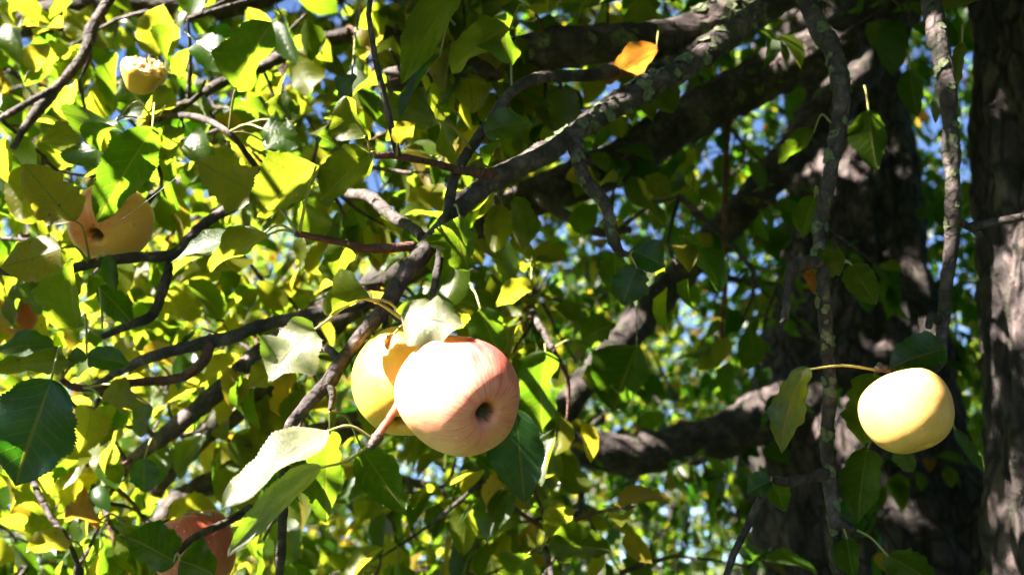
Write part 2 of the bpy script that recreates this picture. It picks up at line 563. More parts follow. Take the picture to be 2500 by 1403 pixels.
# B1 the fruiting branch
b1, b1p = limb([(2700, -640, 1.25, 110), (2300, -330, 1.12, 95), (2050, -110, 1.05, 80), (1880, 15, 1.0, 66), (1700, 150, .96, 58), (1600, 205, .94, 54), (1500, 268, .92, 52), (1420, 322, .90, 46), (1320, 378, .87, 46), (1245, 412, .85, 52), (1180, 455, .84, 46), (1110, 522, .82, 44), (1050, 590, .80, 44), (990, 660, .78, 42), (940, 740, .765, 40), (880, 812, .76, 34), (832, 880, .76, 36), (800, 932, .76, 38), (745, 990, .76, 32), (712, 1038, .77, 30), (700, 1080, .78, 28), (690, 1180, .82, 24), (685, 1290, .85, 22), (680, 1420, .9, 20)], M_BARK, segs=20, rough=.16, freq=90, knob=.55)
# B2 thick limb ending in a broken stub
b2, b2p = limb([(2650, -560, 1.35, 150), (2250, -260, 1.25, 125), (1980, -70, 1.2, 112), (1820, 20, 1.17, 104), (1640, 92, 1.15, 96), (1450, 118, 1.13, 92), (1250, 142, 1.12, 88), (1080, 178, 1.11, 80), (962, 196, 1.1, 62), (945, 199, 1.1, 56)], segs=22, rough=.14)
# B3 thinner branch running beside B1
b3, b3p = limb([(1900, 10, 1.17, 50), (1700, 135, 1.13, 50), (1580, 195, 1.1, 48), (1460, 272, 1.06, 46), (1380, 335, 1.03, 46), (1290, 392, 1.0, 44), (1200, 440, .96, 36), (1130, 500, .92, 30)], segs=16)
# B4 long heavy limb
b4, b4p = limb([(2900, -700, 1.75, 160), (2500, -250, 1.65, 140), (2220, -20, 1.6, 128), (2080, 72, 1.56, 120), (1950, 140, 1.52, 116), (1800, 238, 1.5, 112), (1650, 312, 1.46, 108), (1500, 386, 1.42, 104), (1350, 462, 1.38, 98), (1200, 545, 1.34, 90), (1050, 625, 1.3, 80), (930, 690, 1.28, 70), (800, 790, 1.28, 66), (690, 880, 1.28, 62), (560, 1010, 1.3, 58), (470, 1100, 1.35, 50), (380, 1200, 1.4, 40)], segs=24)
# B5 limb going down through the middle
b5, b5p = limb([(2700, -640, 2.1, 120), (2400, -260, 2.0, 110), (2180, 40, 1.92, 104), (2080, 200, 1.88, 98), (1980, 315, 1.85, 88), (1850, 452, 1.8, 80), (1750, 562, 1.77, 76), (1650, 682, 1.73, 72), (1560, 782, 1.7, 70), (1480, 885, 1.67, 68), (1400, 985, 1.65, 66), (1330, 1070, 1.65, 62), (1260, 1180, 1.68, 56), (1180, 1290, 1.7, 50), (1110, 1410, 1.75, 44)], segs=20)
# heavy limb joining the far stem low down
b9, b9p = limb([(2080, 960, 2.15, 140), (1900, 1000, 2.1, 125), (1760, 1060, 2.06, 108), (1600, 1108, 2.03, 98), (1450, 1112, 2.0, 92), (1330, 1085, 2.0, 84), (1230, 1030, 2.02, 80), (1140, 950, 2.08, 64), (1060, 880, 2.15, 50), (960, 830, 2.25, 40)], segs=20)
# hanging twigs in front of the stems
b6, b6p = limb([(2040, -170, 1.08, 60), (1972, -60, .98, 52), (1990, 60, .93, 48), (2032, 130, .92, 46), (2050, 230, .9, 42), (2046, 300, .9, 40), (2026, 420, .89, 36), (2000, 560, .89, 32), (2006, 680, .88, 34), (2020, 850, .88, 32), (2026, 960, .88, 30), (2015, 1080, .88, 34), (2026, 1200, .88, 36), (2040, 1290, .88, 34), (2050, 1420, .9, 28)], M_BARK, segs=18, rough=.2, freq=110, knob=.6)
b7, b7p = limb([(2330, -250, 1.0, 60), (2272, -60, .92, 50), (2290, 100, .89, 46), (2312, 230, .87, 42), (2320, 330, .87, 38), (2326, 450, .86, 36), (2326, 560, .86, 36), (2310, 680, .86, 32), (2302, 800, .86, 30), (2296, 880, .855, 28), (2270, 905, .85, 26), (2200, 905, .84, 22), (2140, 902, .83, 18)], M_BARK, segs=18, rough=.18, freq=110, knob=.5)
# left side
l1, l1p = limb([(1300, -240, 1.6, 90), (900, -110, 1.55, 86), (640, -20, 1.5, 84), (520, 12, 1.48, 84), (400, 12, 1.47, 82), (250, 20, 1.45, 76), (120, 40, 1.42, 72), (-40, 70, 1.4, 66), (-260, 130, 1.4, 54)], segs=20)
l2, l2p = limb([(330, -120, 1.15, 34), (272, -10, 1.1, 26), (230, 62, 1.08, 26), (200, 140, 1.06, 26), (130, 222, 1.04, 24), (62, 300, 1.02, 20), (28, 360, 1.0, 14)], M_BARK, segs=12)
l3, l3p = limb([(1160, 300, 1.42, 50), (1090, 200, 1.4, 46), (1030, 135, 1.38, 44), (970, 98, 1.36, 42), (900, 86, 1.35, 40), (800, 96, 1.33, 36), (700, 132, 1.3, 30), (640, 165, 1.26, 26), (560, 196, 1.2, 25), (480, 238, 1.12, 24), (400, 285, 1.06, 22), (330, 330, 1.04, 18)], M_BARK, segs=14)
l5, l5p = limb([(860, 400, 1.2, 30), (740, 430, 1.12, 28), (640, 470, 1.04, 28), (540, 520, 1.0, 27), (480, 562, .98, 26), (425, 622, .96, 26), (330, 632, .94, 26), (235, 642, .93, 24), (120, 665, .94, 22), (0, 660, .96, 18), (-120, 640, .98, 14)], M_BARK, segs=14, rough=.2, knob=.6)
l7, l7p = limb([(900, 740, 1.02, 30), (820, 755, 1.0, 30), (740, 770, .98, 30), (640, 792, .97, 32), (560, 822, .96, 32), (480, 842, .96, 30), (380, 870, .97, 26), (300, 905, 1.0, 20), (220, 950, 1.02, 14)], M_BARK, segs=14, rough=.2, knob=.6)
l7b, _ = limb([(520, 822, .96, 26), (496, 880, .95, 26), (440, 922, .94, 24), (330, 934, .93, 22), (200, 946, .92, 18), (150, 925, .92, 13)], M_TWIG, segs=12)
l8, l8p = limb([(860, 700, 1.18, 44), (740, 790, 1.16, 46), (640, 850, 1.14, 46), (560, 930, 1.12, 46), (480, 1000, 1.11, 44), (380, 1080, 1.12, 36), (300, 1160, 1.15, 28), (230, 1250, 1.2, 18)], segs=16)
l9, l9p = limb([(1120, 900, 1.5, 70), (960, 980, 1.45, 66), (840, 1040, 1.42, 62), (700, 1100, 1.4, 60), (560, 1160, 1.38, 56), (450, 1212, 1.36, 50), (380, 1272, 1.33, 42), (300, 1335, 1.3, 34), (220, 1420, 1.3, 26)], segs=18)
# middle
m5, m5p = limb([(1560, 150, 1.05, 36), (1460, 180, .98, 32), (1330, 192, .92, 28), (1250, 225, .88, 27), (1190, 300, .85, 27), (1140, 370, .83, 26), (1108, 432, .82, 26), (1092, 520, .80, 25), (1076, 600, .785, 23), (1060, 690, .77, 18), (1052, 720, .765, 12)], M_BARK, segs=14, rough=.2, knob=.6)
m4, m4p = twigb([(1405, 335, .895, 34), (1410, 385, .88, 34), (1432, 440, .87, 30), (1480, 500, .865, 28), (1492, 560, .86, 30), (1512, 612, .86, 24), (1535, 622, .86, 14)])
m6, m6p = twigb([(1215, 425, .845, 30), (1130, 416, .82, 20), (1050, 396, .79, 17), (960, 380, .77, 17), (918, 380, .76, 16)], M_TWIG)
m7, m7p = twigb([(1010, 600, .79, 24), (900, 606, .775, 21), (830, 590, .765, 17), (740, 572, .75, 16), (722, 570, .748, 14)], M_TWIG)
twigb([(1030, 580, .82, 26), (1000, 550, .88, 28), (940, 510, .95, 30), (900, 480, 1.0, 28), (840, 470, 1.08, 24), (780, 440, 1.15, 20)])
twigb([(1290, 470, 1.4, 30), (1330, 500, 1.3, 28), (1400, 540, 1.26, 26), (1460, 570, 1.24, 22), (1540, 560, 1.24, 16)])
twigb([(1790, 250, 1.5, 16), (1775, 330, 1.48, 14), (1770, 450, 1.46, 14), (1770, 600, 1.46, 15), (1768, 720, 1.48, 13), (1760, 860, 1.5, 10)], M_TWIG)
twigb([(412, 640, .97, 18), (410, 668, .955, 24), (400, 705, .95, 24), (375, 768, .95, 24), (330, 792, .94, 21), (250, 822, .93, 15)])
twigb([(360, 288, 1.05, 14), (440, 284, 1.03, 16), (500, 292, 1.0, 16), (560, 322, .95, 14), (612, 388, .98, 14), (660, 460, 1.02, 16)])
twigb([(0, 290, 1.05, 17), (110, 226, 1.03, 16), (135, 218, 1.04, 16)])
l10, _ = twigb([(610, 1240, .92, 20), (540, 1280, .86, 20), (475, 1312, .80, 19), (432, 1350, .77, 16)])
twigb([(80, 1160, .98, 12), (92, 1200, .96, 15), (130, 1270, .95, 15), (162, 1310, .95, 12), (200, 1400, 1.0, 12)])
twigb([(1395, 1090, 1.9, 20), (1420, 1180, 1.4, 16), (1400, 1262, 1.2, 16), (1342, 1322, 1.1, 15), (1318, 1345, 1.08, 12)])
twigb([(1700, 650, 1.75, 20), (1820, 690, 1.8, 18), (1930, 700, 1.9, 16)])
twigb([(960, 1160, 1.45, 20), (1060, 1190, 1.42, 22), (1150, 1232, 1.42, 22), (1230, 1275, 1.5, 18), (1250, 1400, 1.55, 16)])
twigb([(1290, 700, 1.6, 18), (1300, 760, 1.2, 16), (1320, 800, 1.1, 17), (1350, 850, 1.05, 14)])
twigb([(830, 880, .76, 22), (800, 850, .79, 20), (740, 860, .84, 18), (690, 880, .92, 15)])
twigb([(800, 930, .76, 22), (812, 960, .755, 16), (806, 1000, .75, 11)])
twigb([(940, 745, .765, 18), (940, 780, .76, 14), (936, 800, .758, 9)])
# mossy spurs on the hanging twig
twigb([(2004, 640, .88, 30), (1965, 640, .87, 34), (1935, 652, .86, 30), (1925, 700, .85, 20), (1915, 770, .845, 15), (1908, 790, .84, 10)], rough=.3, knob=1.0)
twigb([(2020, 1150, .88, 26), (1985, 1162, .87, 24), (1940, 1172, .86, 26), (1895, 1172, .85, 20), (1882, 1165, .845, 12)], rough=.3, knob=.9)
twigb([(2035, 1270, .88, 28), (2075, 1285, .87, 20), (2090, 1290, .865, 12)], rough=.3)
twigb([(2300, 790, .86, 20), (2275, 770, .85, 22), (2265, 800, .845, 14)], rough=.35)
twigb([(2330, 540, .86, 20), (2365, 552, .87, 18), (2395, 580, .88, 12)], rough=.4)
# fruit spurs in front
S1 = (1000, 792, .742)
S2 = (916, 1076, .668)
twigb([(942, 742, .765, 20), (965, 770, .755, 18), (1000, 792, .742, 20), (1012, 800, .738, 16)], rough=.3, knob=.8)
twigb([(928, 1062, .672, 26), (916, 1078, .668, 25), (904, 1092, .664, 16)], rough=.35, knob=.8)
fs, _ = branch('fruit_spur', [(1010, 800, .74, 18), (1022, 850, .745, 20), (1010, 920, .73, 20), (978, 985, .695, 20), (945, 1035, .678, 19), (918, 1076, .668, 22), (912, 1084, .666, 16)], TREE, M_PINK, rough=.16, freq=160, segs=14, knob=.5)

# hidden limbs that carry the rest of the crown
HID = []
for k in range(16):
    a = k * 2.399 + .4
    src = near_path if k % 2 == 0 else far_path
    s0 = src[-1 - (k // 2) % 3]
    R = 1.5 + .9 * rng.random()
    ex, ey = .55 + math.cos(a) * R, 1.75 + math.sin(a) * R
    if ey < .1:
        ey = .1 + .3 * rng.random()
    ez = 2.6 + 1.7 * rng.random()
    mx, my = s0[0] * .5 + ex * .5, s0[1] * .5 + ey * .5
    mz = max(s0[2], ez) + .25
    pts = [(s0[0], s0[1], s0[2] - .05, .05), (s0[0] * .8 + mx * .2, s0[1] * .8 + my * .2, s0[2] * .6 + mz * .4, .042), (mx, my, mz, .032), (mx * .4 + ex * .6, my * .4 + ey * .6, mz * .35 + ez * .65, .022), (ex, ey, ez, .010)]
    x, y, dep = to_px([p[:3] for p in pts])
    if np.any((dep < 1.9) & (dep > 0) & (x > -100) & (x < 2600) & (y > -100) & (y < 1500)):
        continue
    HID.append(pts)

# ------------------------------------------------------------------ traced leaves
LEAF_N = 0


def pet_tube(A, Bp, r0, r1, sag=.12, name='petiole', parent=None, mat=None):
    A, Bp = Vector(A), Vector(Bp)
    L = (Bp - A).length
    mid = (A + Bp) / 2 + Vector((0, 0, sag * L))
    rows = [(*A, r0), (*mid, (r0 + r1) / 2), (*Bp, r1)]
    path = smooth_path(rows, max(.003, L / 8))
    return link_mesh(name, tube_mesh(name, *tube_arrays(path, 7)), parent, mat or M_PETIOLE)


def traced_leaf(A, B, T, W, d, side='u', tone=.35, spots=0., roll=0., fold=.18, bend=.5, cl=.2, cr=.2, wave=.05, dT=0., dA=None, sick=0., twist=0., label=None, sag=.12, asym=0., felt=0.):
    """A anchor px (or None), B blade base px, T tip px, W apparent full width px, d depth of the base"""
    global LEAF_N
    LEAF_N += 1
    b, tp = P(*B, d), P(*T, d + dT)
    ax = tp - b
    view = ((b + tp) / 2 - CAM).normalized()
    if side == 'u':
        n = view * .66 + Vector((-.34, 0, .58))
    elif side == 'f':            # underside towards the camera and lit from the front
        n = view * .75 - SUN * .55
    else:
        n = -view * .85 + Vector((-.15, 0, .40))
    # leaves turn their upper face to the light
    sgn = 1 if side == 'u' else -1
    for k in (0, .25, .5, .8, 1.2):
        R = frame(ax, n + SUN * k) @ Matrix.Rotation(math.radians(roll), 3, 'Y')
        if R.col[2].dot(SUN) > .38 or (side == 't' and tone < .2) or side == 'f' or B[0] > 1350 or B[1] > 1300: break
        if sgn * (frame(ax, n + SUN * (k + .3)) @ Matrix.Rotation(math.radians(roll), 3, 'Y')).col[2].dot(view) < .35: break
    nz = R.col[2]
    face = max(.5, abs(nz.dot(view)))
    L = ax.length * (1 + .05 * abs(bend))
    Wm = .92 * W * d / FPX / face
    V, F, UV = leaf_grid(L, Wm, 60, 10, fold, bend, cl, cr, max(wave, .05) * 1.5, twist + .20 * math.sin(LEAF_N * 2.3), .032, LEAF_N * 1.7, max(sick, .06 + .07 * (LEAF_N % 4 == 0)), asym or .10 * math.sin(LEAF_N * 1.1))
    # turn the bent blade so that its chord runs base -> tip
    tipv = Vector(V.reshape(61, 11, 3)[-1, 5])
    rot = Vector((0, tipv.y, tipv.z)).rotation_difference(Vector((0, 1, 0))).to_matrix()
    V = V @ np.array(rot).T
    o = link_mesh('leaf', mesh_np('leaf', V, F, UV), None, M_LEAF)
    o.matrix_world = Matrix.Translation(b) @ R.to_4x4()
    o.parent = TREE
    o.matrix_parent_inverse = Matrix.Translation(-TREE.location)
    o['tint'] = (tone, max(spots, .45 * (LEAF_N % 3 == 0)), (LEAF_N * .618) % 1)
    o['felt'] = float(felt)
    if label: o['label'] = label
    if A is not None:
        a = P(*A[:2], A[2] if len(A) > 2 else (dA or d))
        pm = bpy.data.meshes
        pt = pet_tube(a, b + ax * .03, .0011, .0008, sag, 'petiole', None)
        pt.parent = o
        pt.matrix_parent_inverse = o.matrix_basis.inverted() @ o.matrix_parent_inverse.inverted() if False else (Matrix.Translation(b) @ R.to_4x4()).inverted()
    return o


TL = traced_leaf
# --- fruiting centre
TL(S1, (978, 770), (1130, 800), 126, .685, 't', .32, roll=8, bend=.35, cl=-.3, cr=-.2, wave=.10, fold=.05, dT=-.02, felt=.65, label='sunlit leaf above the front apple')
TL(S1, (905, 728), (800, 772), 92, .70, 'u', .42, roll=-20, fold=.5, bend=.9, cl=.9, cr=.2)
TL(S1, (768, 803), (655, 930), 128, .69, 't', .34, roll=10, bend=.5, cl=-.2, cr=.3, wave=.12, fold=.1, dT=-.02, sag=.25, felt=.7, label='sunlit bright leaf hanging beside the branch')
TL(S1, (1110, 800), (1150, 770), 40, .745, 'u', .5, bend=1.0)
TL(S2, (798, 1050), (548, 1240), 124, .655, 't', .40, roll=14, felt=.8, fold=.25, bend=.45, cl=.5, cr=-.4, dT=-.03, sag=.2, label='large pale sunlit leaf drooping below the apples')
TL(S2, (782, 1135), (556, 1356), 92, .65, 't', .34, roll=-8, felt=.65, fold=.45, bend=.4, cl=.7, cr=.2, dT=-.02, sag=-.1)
TL((1240, 960, .78), (1258, 998), (1282, 1226), 140, .745, 't', .03, roll=-5, bend=.3, cl=-.2, cr=-.2, label='dark shaded leaf behind the front apple')
TL((1010, 820, .75), (962, 815), (945, 855), 26, .69, 't', .97, bend=1.2, fold=.4, label='small shrivelled brown leaf on the rear apple')
# --- upper left and centre
TL((560, 315, .90), (573, 220), (664, 58), 142, .84, 'u', .30, roll=12, bend=.5, cl=.6, cr=.2)
TL((1080 - 690, 160, 1.12), (385, 138), (398, 12), 118, 1.1, 'u', .55, roll=5)
TL((60, 200, 1.02), (75, 172), (118, 108), 70, 1.0, 'u', .62, bend=.9, cl=.8)
TL((365, 290, 1.05), (362, 282), (300, 188), 110, 1.12, 'u', .2, roll=-10)
TL((372, 290, 1.04), (282, 292), (244, 420), 116, .90, 't', .30, roll=20, bend=1.3, cl=1.3, cr=.5, wave=.16, fold=.2, label='curled leaf with a pale glossy edge')
TL((372, 296, 1.04), (376, 310), (238, 540), 136, .88, 'u', .22, roll=6, bend=.3, label='broad green leaf hanging over the left apple')
TL((365, 292, 1.05), (230, 335), (100, 345), 66, .97, 'u', .45, bend=.7)
TL((220, 640, .93), (178, 540), (58, 402), 130, .84, 'f', .64, .75, roll=6, bend=.3, label='yellow-green leaf with brown spots left of the apple')
TL((218, 645, .93), (148, 606), (2, 650), 116, .86, 'f', .62, 1., roll=-8, bend=.3, label='yellowing leaf with brown blotches')
TL((212, 868, .95), (190, 800), (172, 632), 146, .78, 'u', .40, roll=4, bend=.4, cl=1.7, cr=.2, fold=.1, label='leaf with its lit edge folded over')
TL((232, 640, .93), (264, 622), (280, 712), 50, .90, 't', .15, bend=.6, cl=.8, cr=.8)
TL((728, 570, .748), (636, 476), (486, 392), 134, .745, 'f', .60, roll=6, bend=.35, cl=.3, cr=.1, label='half sunlit leaf with a turned up tip')
TL((731, 568, .748), (776, 402), (622, 532), 140, .73, 'u', .44, roll=-4, bend=.35, cl=.15, cr=.35)
TL((918, 380, .76), (905, 376), (784, 486), 112, .74, 'u', .42, roll=5, bend=.4)
TL((905, 374, .76), (892, 336), (846, 236), 118, .74, 'u', .46, bend=.9, cl=1.1, cr=.5, fold=.3)
TL((1150, 365, .83), (1062, 292), (922, 262), 112, .79, 'u', .40, roll=10, bend=.4)
TL((968, 380, .77), (970, 352), (1012, 300), 56, .76, 'u', .62, bend=.6)
TL((915, 378, .76), (840, 372), (775, 330), 90, .80, 'u', .2, bend=.6)
TL((1150, -120, 1.0), (1125, -50), (984, 202), 104, .76, 'u', .40, roll=15, bend=.45, cl=.4, cr=.2, label='long leaf hanging from above the frame edge')
TL((1110, 60, .9), (1078, 132), (978, 300), 34, .78, 't', .12, roll=40, bend=.5, fold=.6)
TL((1290, 20, .95), (1248, 72), (1102, 178), 74, .86, 'u', .48, roll=-22, bend=.8, cl=.8)
TL((1250, 225, .88), (1248, 156), (1236, 32), 100, .88, 'u', .30, roll=10, bend=.5)
TL((1190, 300, .85), (1182, 322), (1298, 302), 86, .80, 't', .22, roll=-10, bend=.5)
TL((1105, 505, .81), (1122, 526), (1146, 656), 110, .77, 'u', .34, roll=4, bend=.7, label='leaf with a bright bent tip under the branch')
TL((1128, 410, .82), (1130, 400), (1080, 305), 46, .84, 'u', .46, roll=30, bend=.6, fold=.5)
TL((1130, 415, .82), (1190, 410), (1225, 345), 40, .86, 'u', .30, roll=30, bend=.6, fold=.4)
TL((880, 60, 1.3), (860, 180), (850, 250), 60, .86, 't', .12, roll=20, bend=.8, cl=.8)
TL((560, 322, .95), (640, 315), (722, 330), 80, .92, 't', .36, roll=-10, bend=.6)
TL((560, 322, .95), (720, 300), (650, 250), 76, .95, 'u', .36, bend=.6)
TL((560, 325, .95), (640, 345), (742, 355), 70, .97, 't', .25, roll=10, bend=.8)
TL((728, 570, .748), (656, 572), (512, 662), 66, .76, 'u', .52, roll=-20, bend=.5, cl=.5)
TL((726, 572, .748), (640, 575), (420, 640), 58, .80, 't', .40, roll=20, bend=.6, cl=.5)
TL((850, 595, .765), (842, 602), (822, 702), 88, .80, 'u', .38, roll=15, bend=1.0, cl=.9, twist=.7)
TL((1300, 690, 1.2), (1300, 690), (1213, 748), 62, .98, 'u', .55, bend=.8)
TL((200, 140, 1.06), (210, 90), (160, 20), 70, 1.15, 'u', .56, bend=.6)
# --- right centre
TL((1535, 622, .86), (1556, 652), (1520, 744), 102, .86, 't', .03, bend=.4, label='dark green leaf at the end of a knobbly spur')
TL((1535, 622, .86), (1545, 612), (1622, 650), 96, .88, 't', .04, bend=.5)
TL((1512, 612, .86), (1500, 616), (1508, 724), 80, .90, 'u', .24, .3, bend=.4)
TL((1620, 95, 1.15), (1606, 116), (1477, 202), 82, 1.0, 'u', .93, .5, bend=.3, cr=.3, label='orange withered leaf below the thick limb')
TL((2068, 640, .87), (2066, 640), (1985, 660), 80, .875, 'u', .40, .3, bend=.5)
TL((2064, 636, .87), (2078, 644), (2138, 742), 86, .865, 'u', .34, .35, bend=.4, sick=.06, label='veined leaf with a bitten edge against the dark stem')
TL((2004, 640, .885), (2008, 655), (1992, 716), 60, .92, 'u', .97, bend=.5, label='orange dead leaf behind the hanging twig')
TL((2140, 903, .83), (1972, 896), (1908, 1104), 84, .80, 't', .22, .9, roll=20, bend=.8, twist=.6, sick=.12, fold=.1, sag=.05, label='twisted leaf with brown holes beside the hanging twig')
TL((2160, 900, .84), (2135, 912), (2108, 1088), 118, .90, 'u', .40, .3, roll=4, bend=.3)
TL((2140, 1075, .9), (2118, 1094), (2096, 1276), 116, .87, 'u', .24, .6, bend=.3)
TL((2296, 850, .86), (2310, 852), (2170, 902), 104, .83, 't', .08, bend=.6)
TL((2060, 1290, .87), (2068, 1312), (2084, 1408), 72, .87, 'u', .2, .3, bend=.3)
TL((2085, 1290, .866), (2165, 1355), (2290, 1430), 88, .86, 'u', .2, bend=.4)
TL((2240, 1060, .87), (2195, 1088), (2228, 1150), 56, .90, 't', .28, roll=20, bend=.5)
TL((1884, 1166, .845), (1884, 1172), (1826, 1204), 66, .84, 't', .05, bend=.5)
TL((1882, 1164, .845), (1884, 1166), (1918, 1246), 66, .85, 'u', .28, .4, bend=.5)
TL((2320, 1030, .88), (2330, 1045), (2402, 1150), 34, .9, 't', .05, bend=.4, fold=.4)
TL((2110, 210, 1.1), (2120, 268), (2142, 412), 98, 1.05, 'u', .24, bend=.3)
TL((2215, 120, 1.05), (2222, 168), (2240, 282), 64, 1.05, 'u', .18, bend=.4)
TL((2300, 190, .9), (2292, 222), (2284, 300), 28, .90, 't', .4, bend=.4)
TL((2350, 60, .95), (2350, 102), (2334, 222), 38, .95, 'u', .44, bend=.5)
TL((2280, 40, .92), (2290, 28), (2390, 2), 40, .95, 'u', .5, bend=.9, cl=.6)
TL((2030, 300, .9), (1990, 320), (1900, 400), 50, 1.0, 'u', .3, bend=.5)
TL((2000, 480, .9), (1990, 480), (1960, 580), 60, .98, 'u', .28, bend=.5)
# --- lower
TL((805, 1005, .75), (806, 1050), (798, 1272), 118, .80, 'u', .32, roll=5, bend=.3)
TL((806, 1003, .75), (880, 1090), (988, 1246), 118, .82, 'u', .26, roll=-6, bend=.3)
TL((1150, 700, 1.0), (1172, 752), (1222, 864), 104, .98, 'u', .26, bend=.4)
TL((1330, 840, 1.05), (1332, 858), (1324, 1062), 118, 1.02, 'u', .22, bend=.3)
TL((1350, 850, 1.05), (1420, 830), (1490, 795), 90, 1.06, 'u', .25, bend=.5)
TL((1560, 780, 1.68), (1556, 842), (1500, 1002), 150, 1.15, 'u', .16, bend=.3)
TL((1320, 1345, 1.08), (1342, 1310), (1398, 1238), 76, 1.05, 'u', .52, bend=.5, label='bright yellow-green leaf on a thin dark twig')
TL((1320, 1345, 1.08), (1335, 1330), (1490, 1345), 90, 1.05, 'u', .32, bend=.5)
TL((1320, 1345, 1.08), (1290, 1350), (1240, 1430), 90, 1.05, 'u', .36, bend=.5)
TL((150, 925, .92), (126, 926), (38, 1184), 212, .72, 't', .02, .0, roll=-4, bend=.25, cl=-.2, cr=-.2, label='big dark green toothed leaf in shade')
TL((432, 1350, .77), (428, 1372), (305, 1308), 120, .77, 'u', .18, bend=.4)
TL((432, 1350, .77), (438, 1366), (522, 1402), 128, .76, 'u', .22, bend=.4)
TL((300, 1275, 1.0), (246, 1268), (158, 1262), 84, .95, 'u', .86, .4, bend=.4, label='orange-brown fading leaf low on the left')
TL((215, 1400, 1.0), (168, 1318), (66, 1338), 62, .92, 'u', .6, bend=.5)
TL((200, 946, .92), (250, 978), (358, 1016), 92, .90, 'u', .52, .4, bend=.4)
TL((200, 948, .92), (366, 985), (344, 1066), 52, .88, 't', .40, roll=20, bend=.6, fold=.4)
TL((380, 1085, 1.1), (352, 1118), (352, 1202), 78, 1.0, 't', .08, bend=.4)
TL((250, 800, .95), (240, 700), (326, 792), 72, .98, 'u', .12, bend=.4)
TL((150, 925, .92), (214, 872), (316, 892), 66, .88, 't', .12, bend=.7, cl=.4)
TL((150, 925, .92), (212, 868), (168, 892), 46, .87, 't', .30, bend=.8, cl=.9)
TL((150, 925, .92), (172, 882), (-10, 905), 76, .86, 'u', .42, .7, bend=.5)
TL((150, 925, .92), (130, 845), (-20, 862), 60, .84, 't', .12, roll=20, bend=.6)
TL((700, 880, .92), (690, 905), (606, 945), 70, .95, 'u', .58, bend=.5)
TL((240, 820, .93), (110, 760), (20, 720), 80, .95, 'u', .25, bend=.4)
N_TRACED = LEAF_N


# ================================================================== APPLES
PROFILE = [(0, .60), (.07, .615), (.18, .74), (.33, .86), (.54, .875), (.77, .74), (.93, .47), (1.0, .15), (.985, -.17), (.89, -.50), (.72, -.75), (.55, -.875), (.38, -.925), (.25, -.925), (.17, -.85), (.125, -.70), (.07, -.57), (0, -.55)]


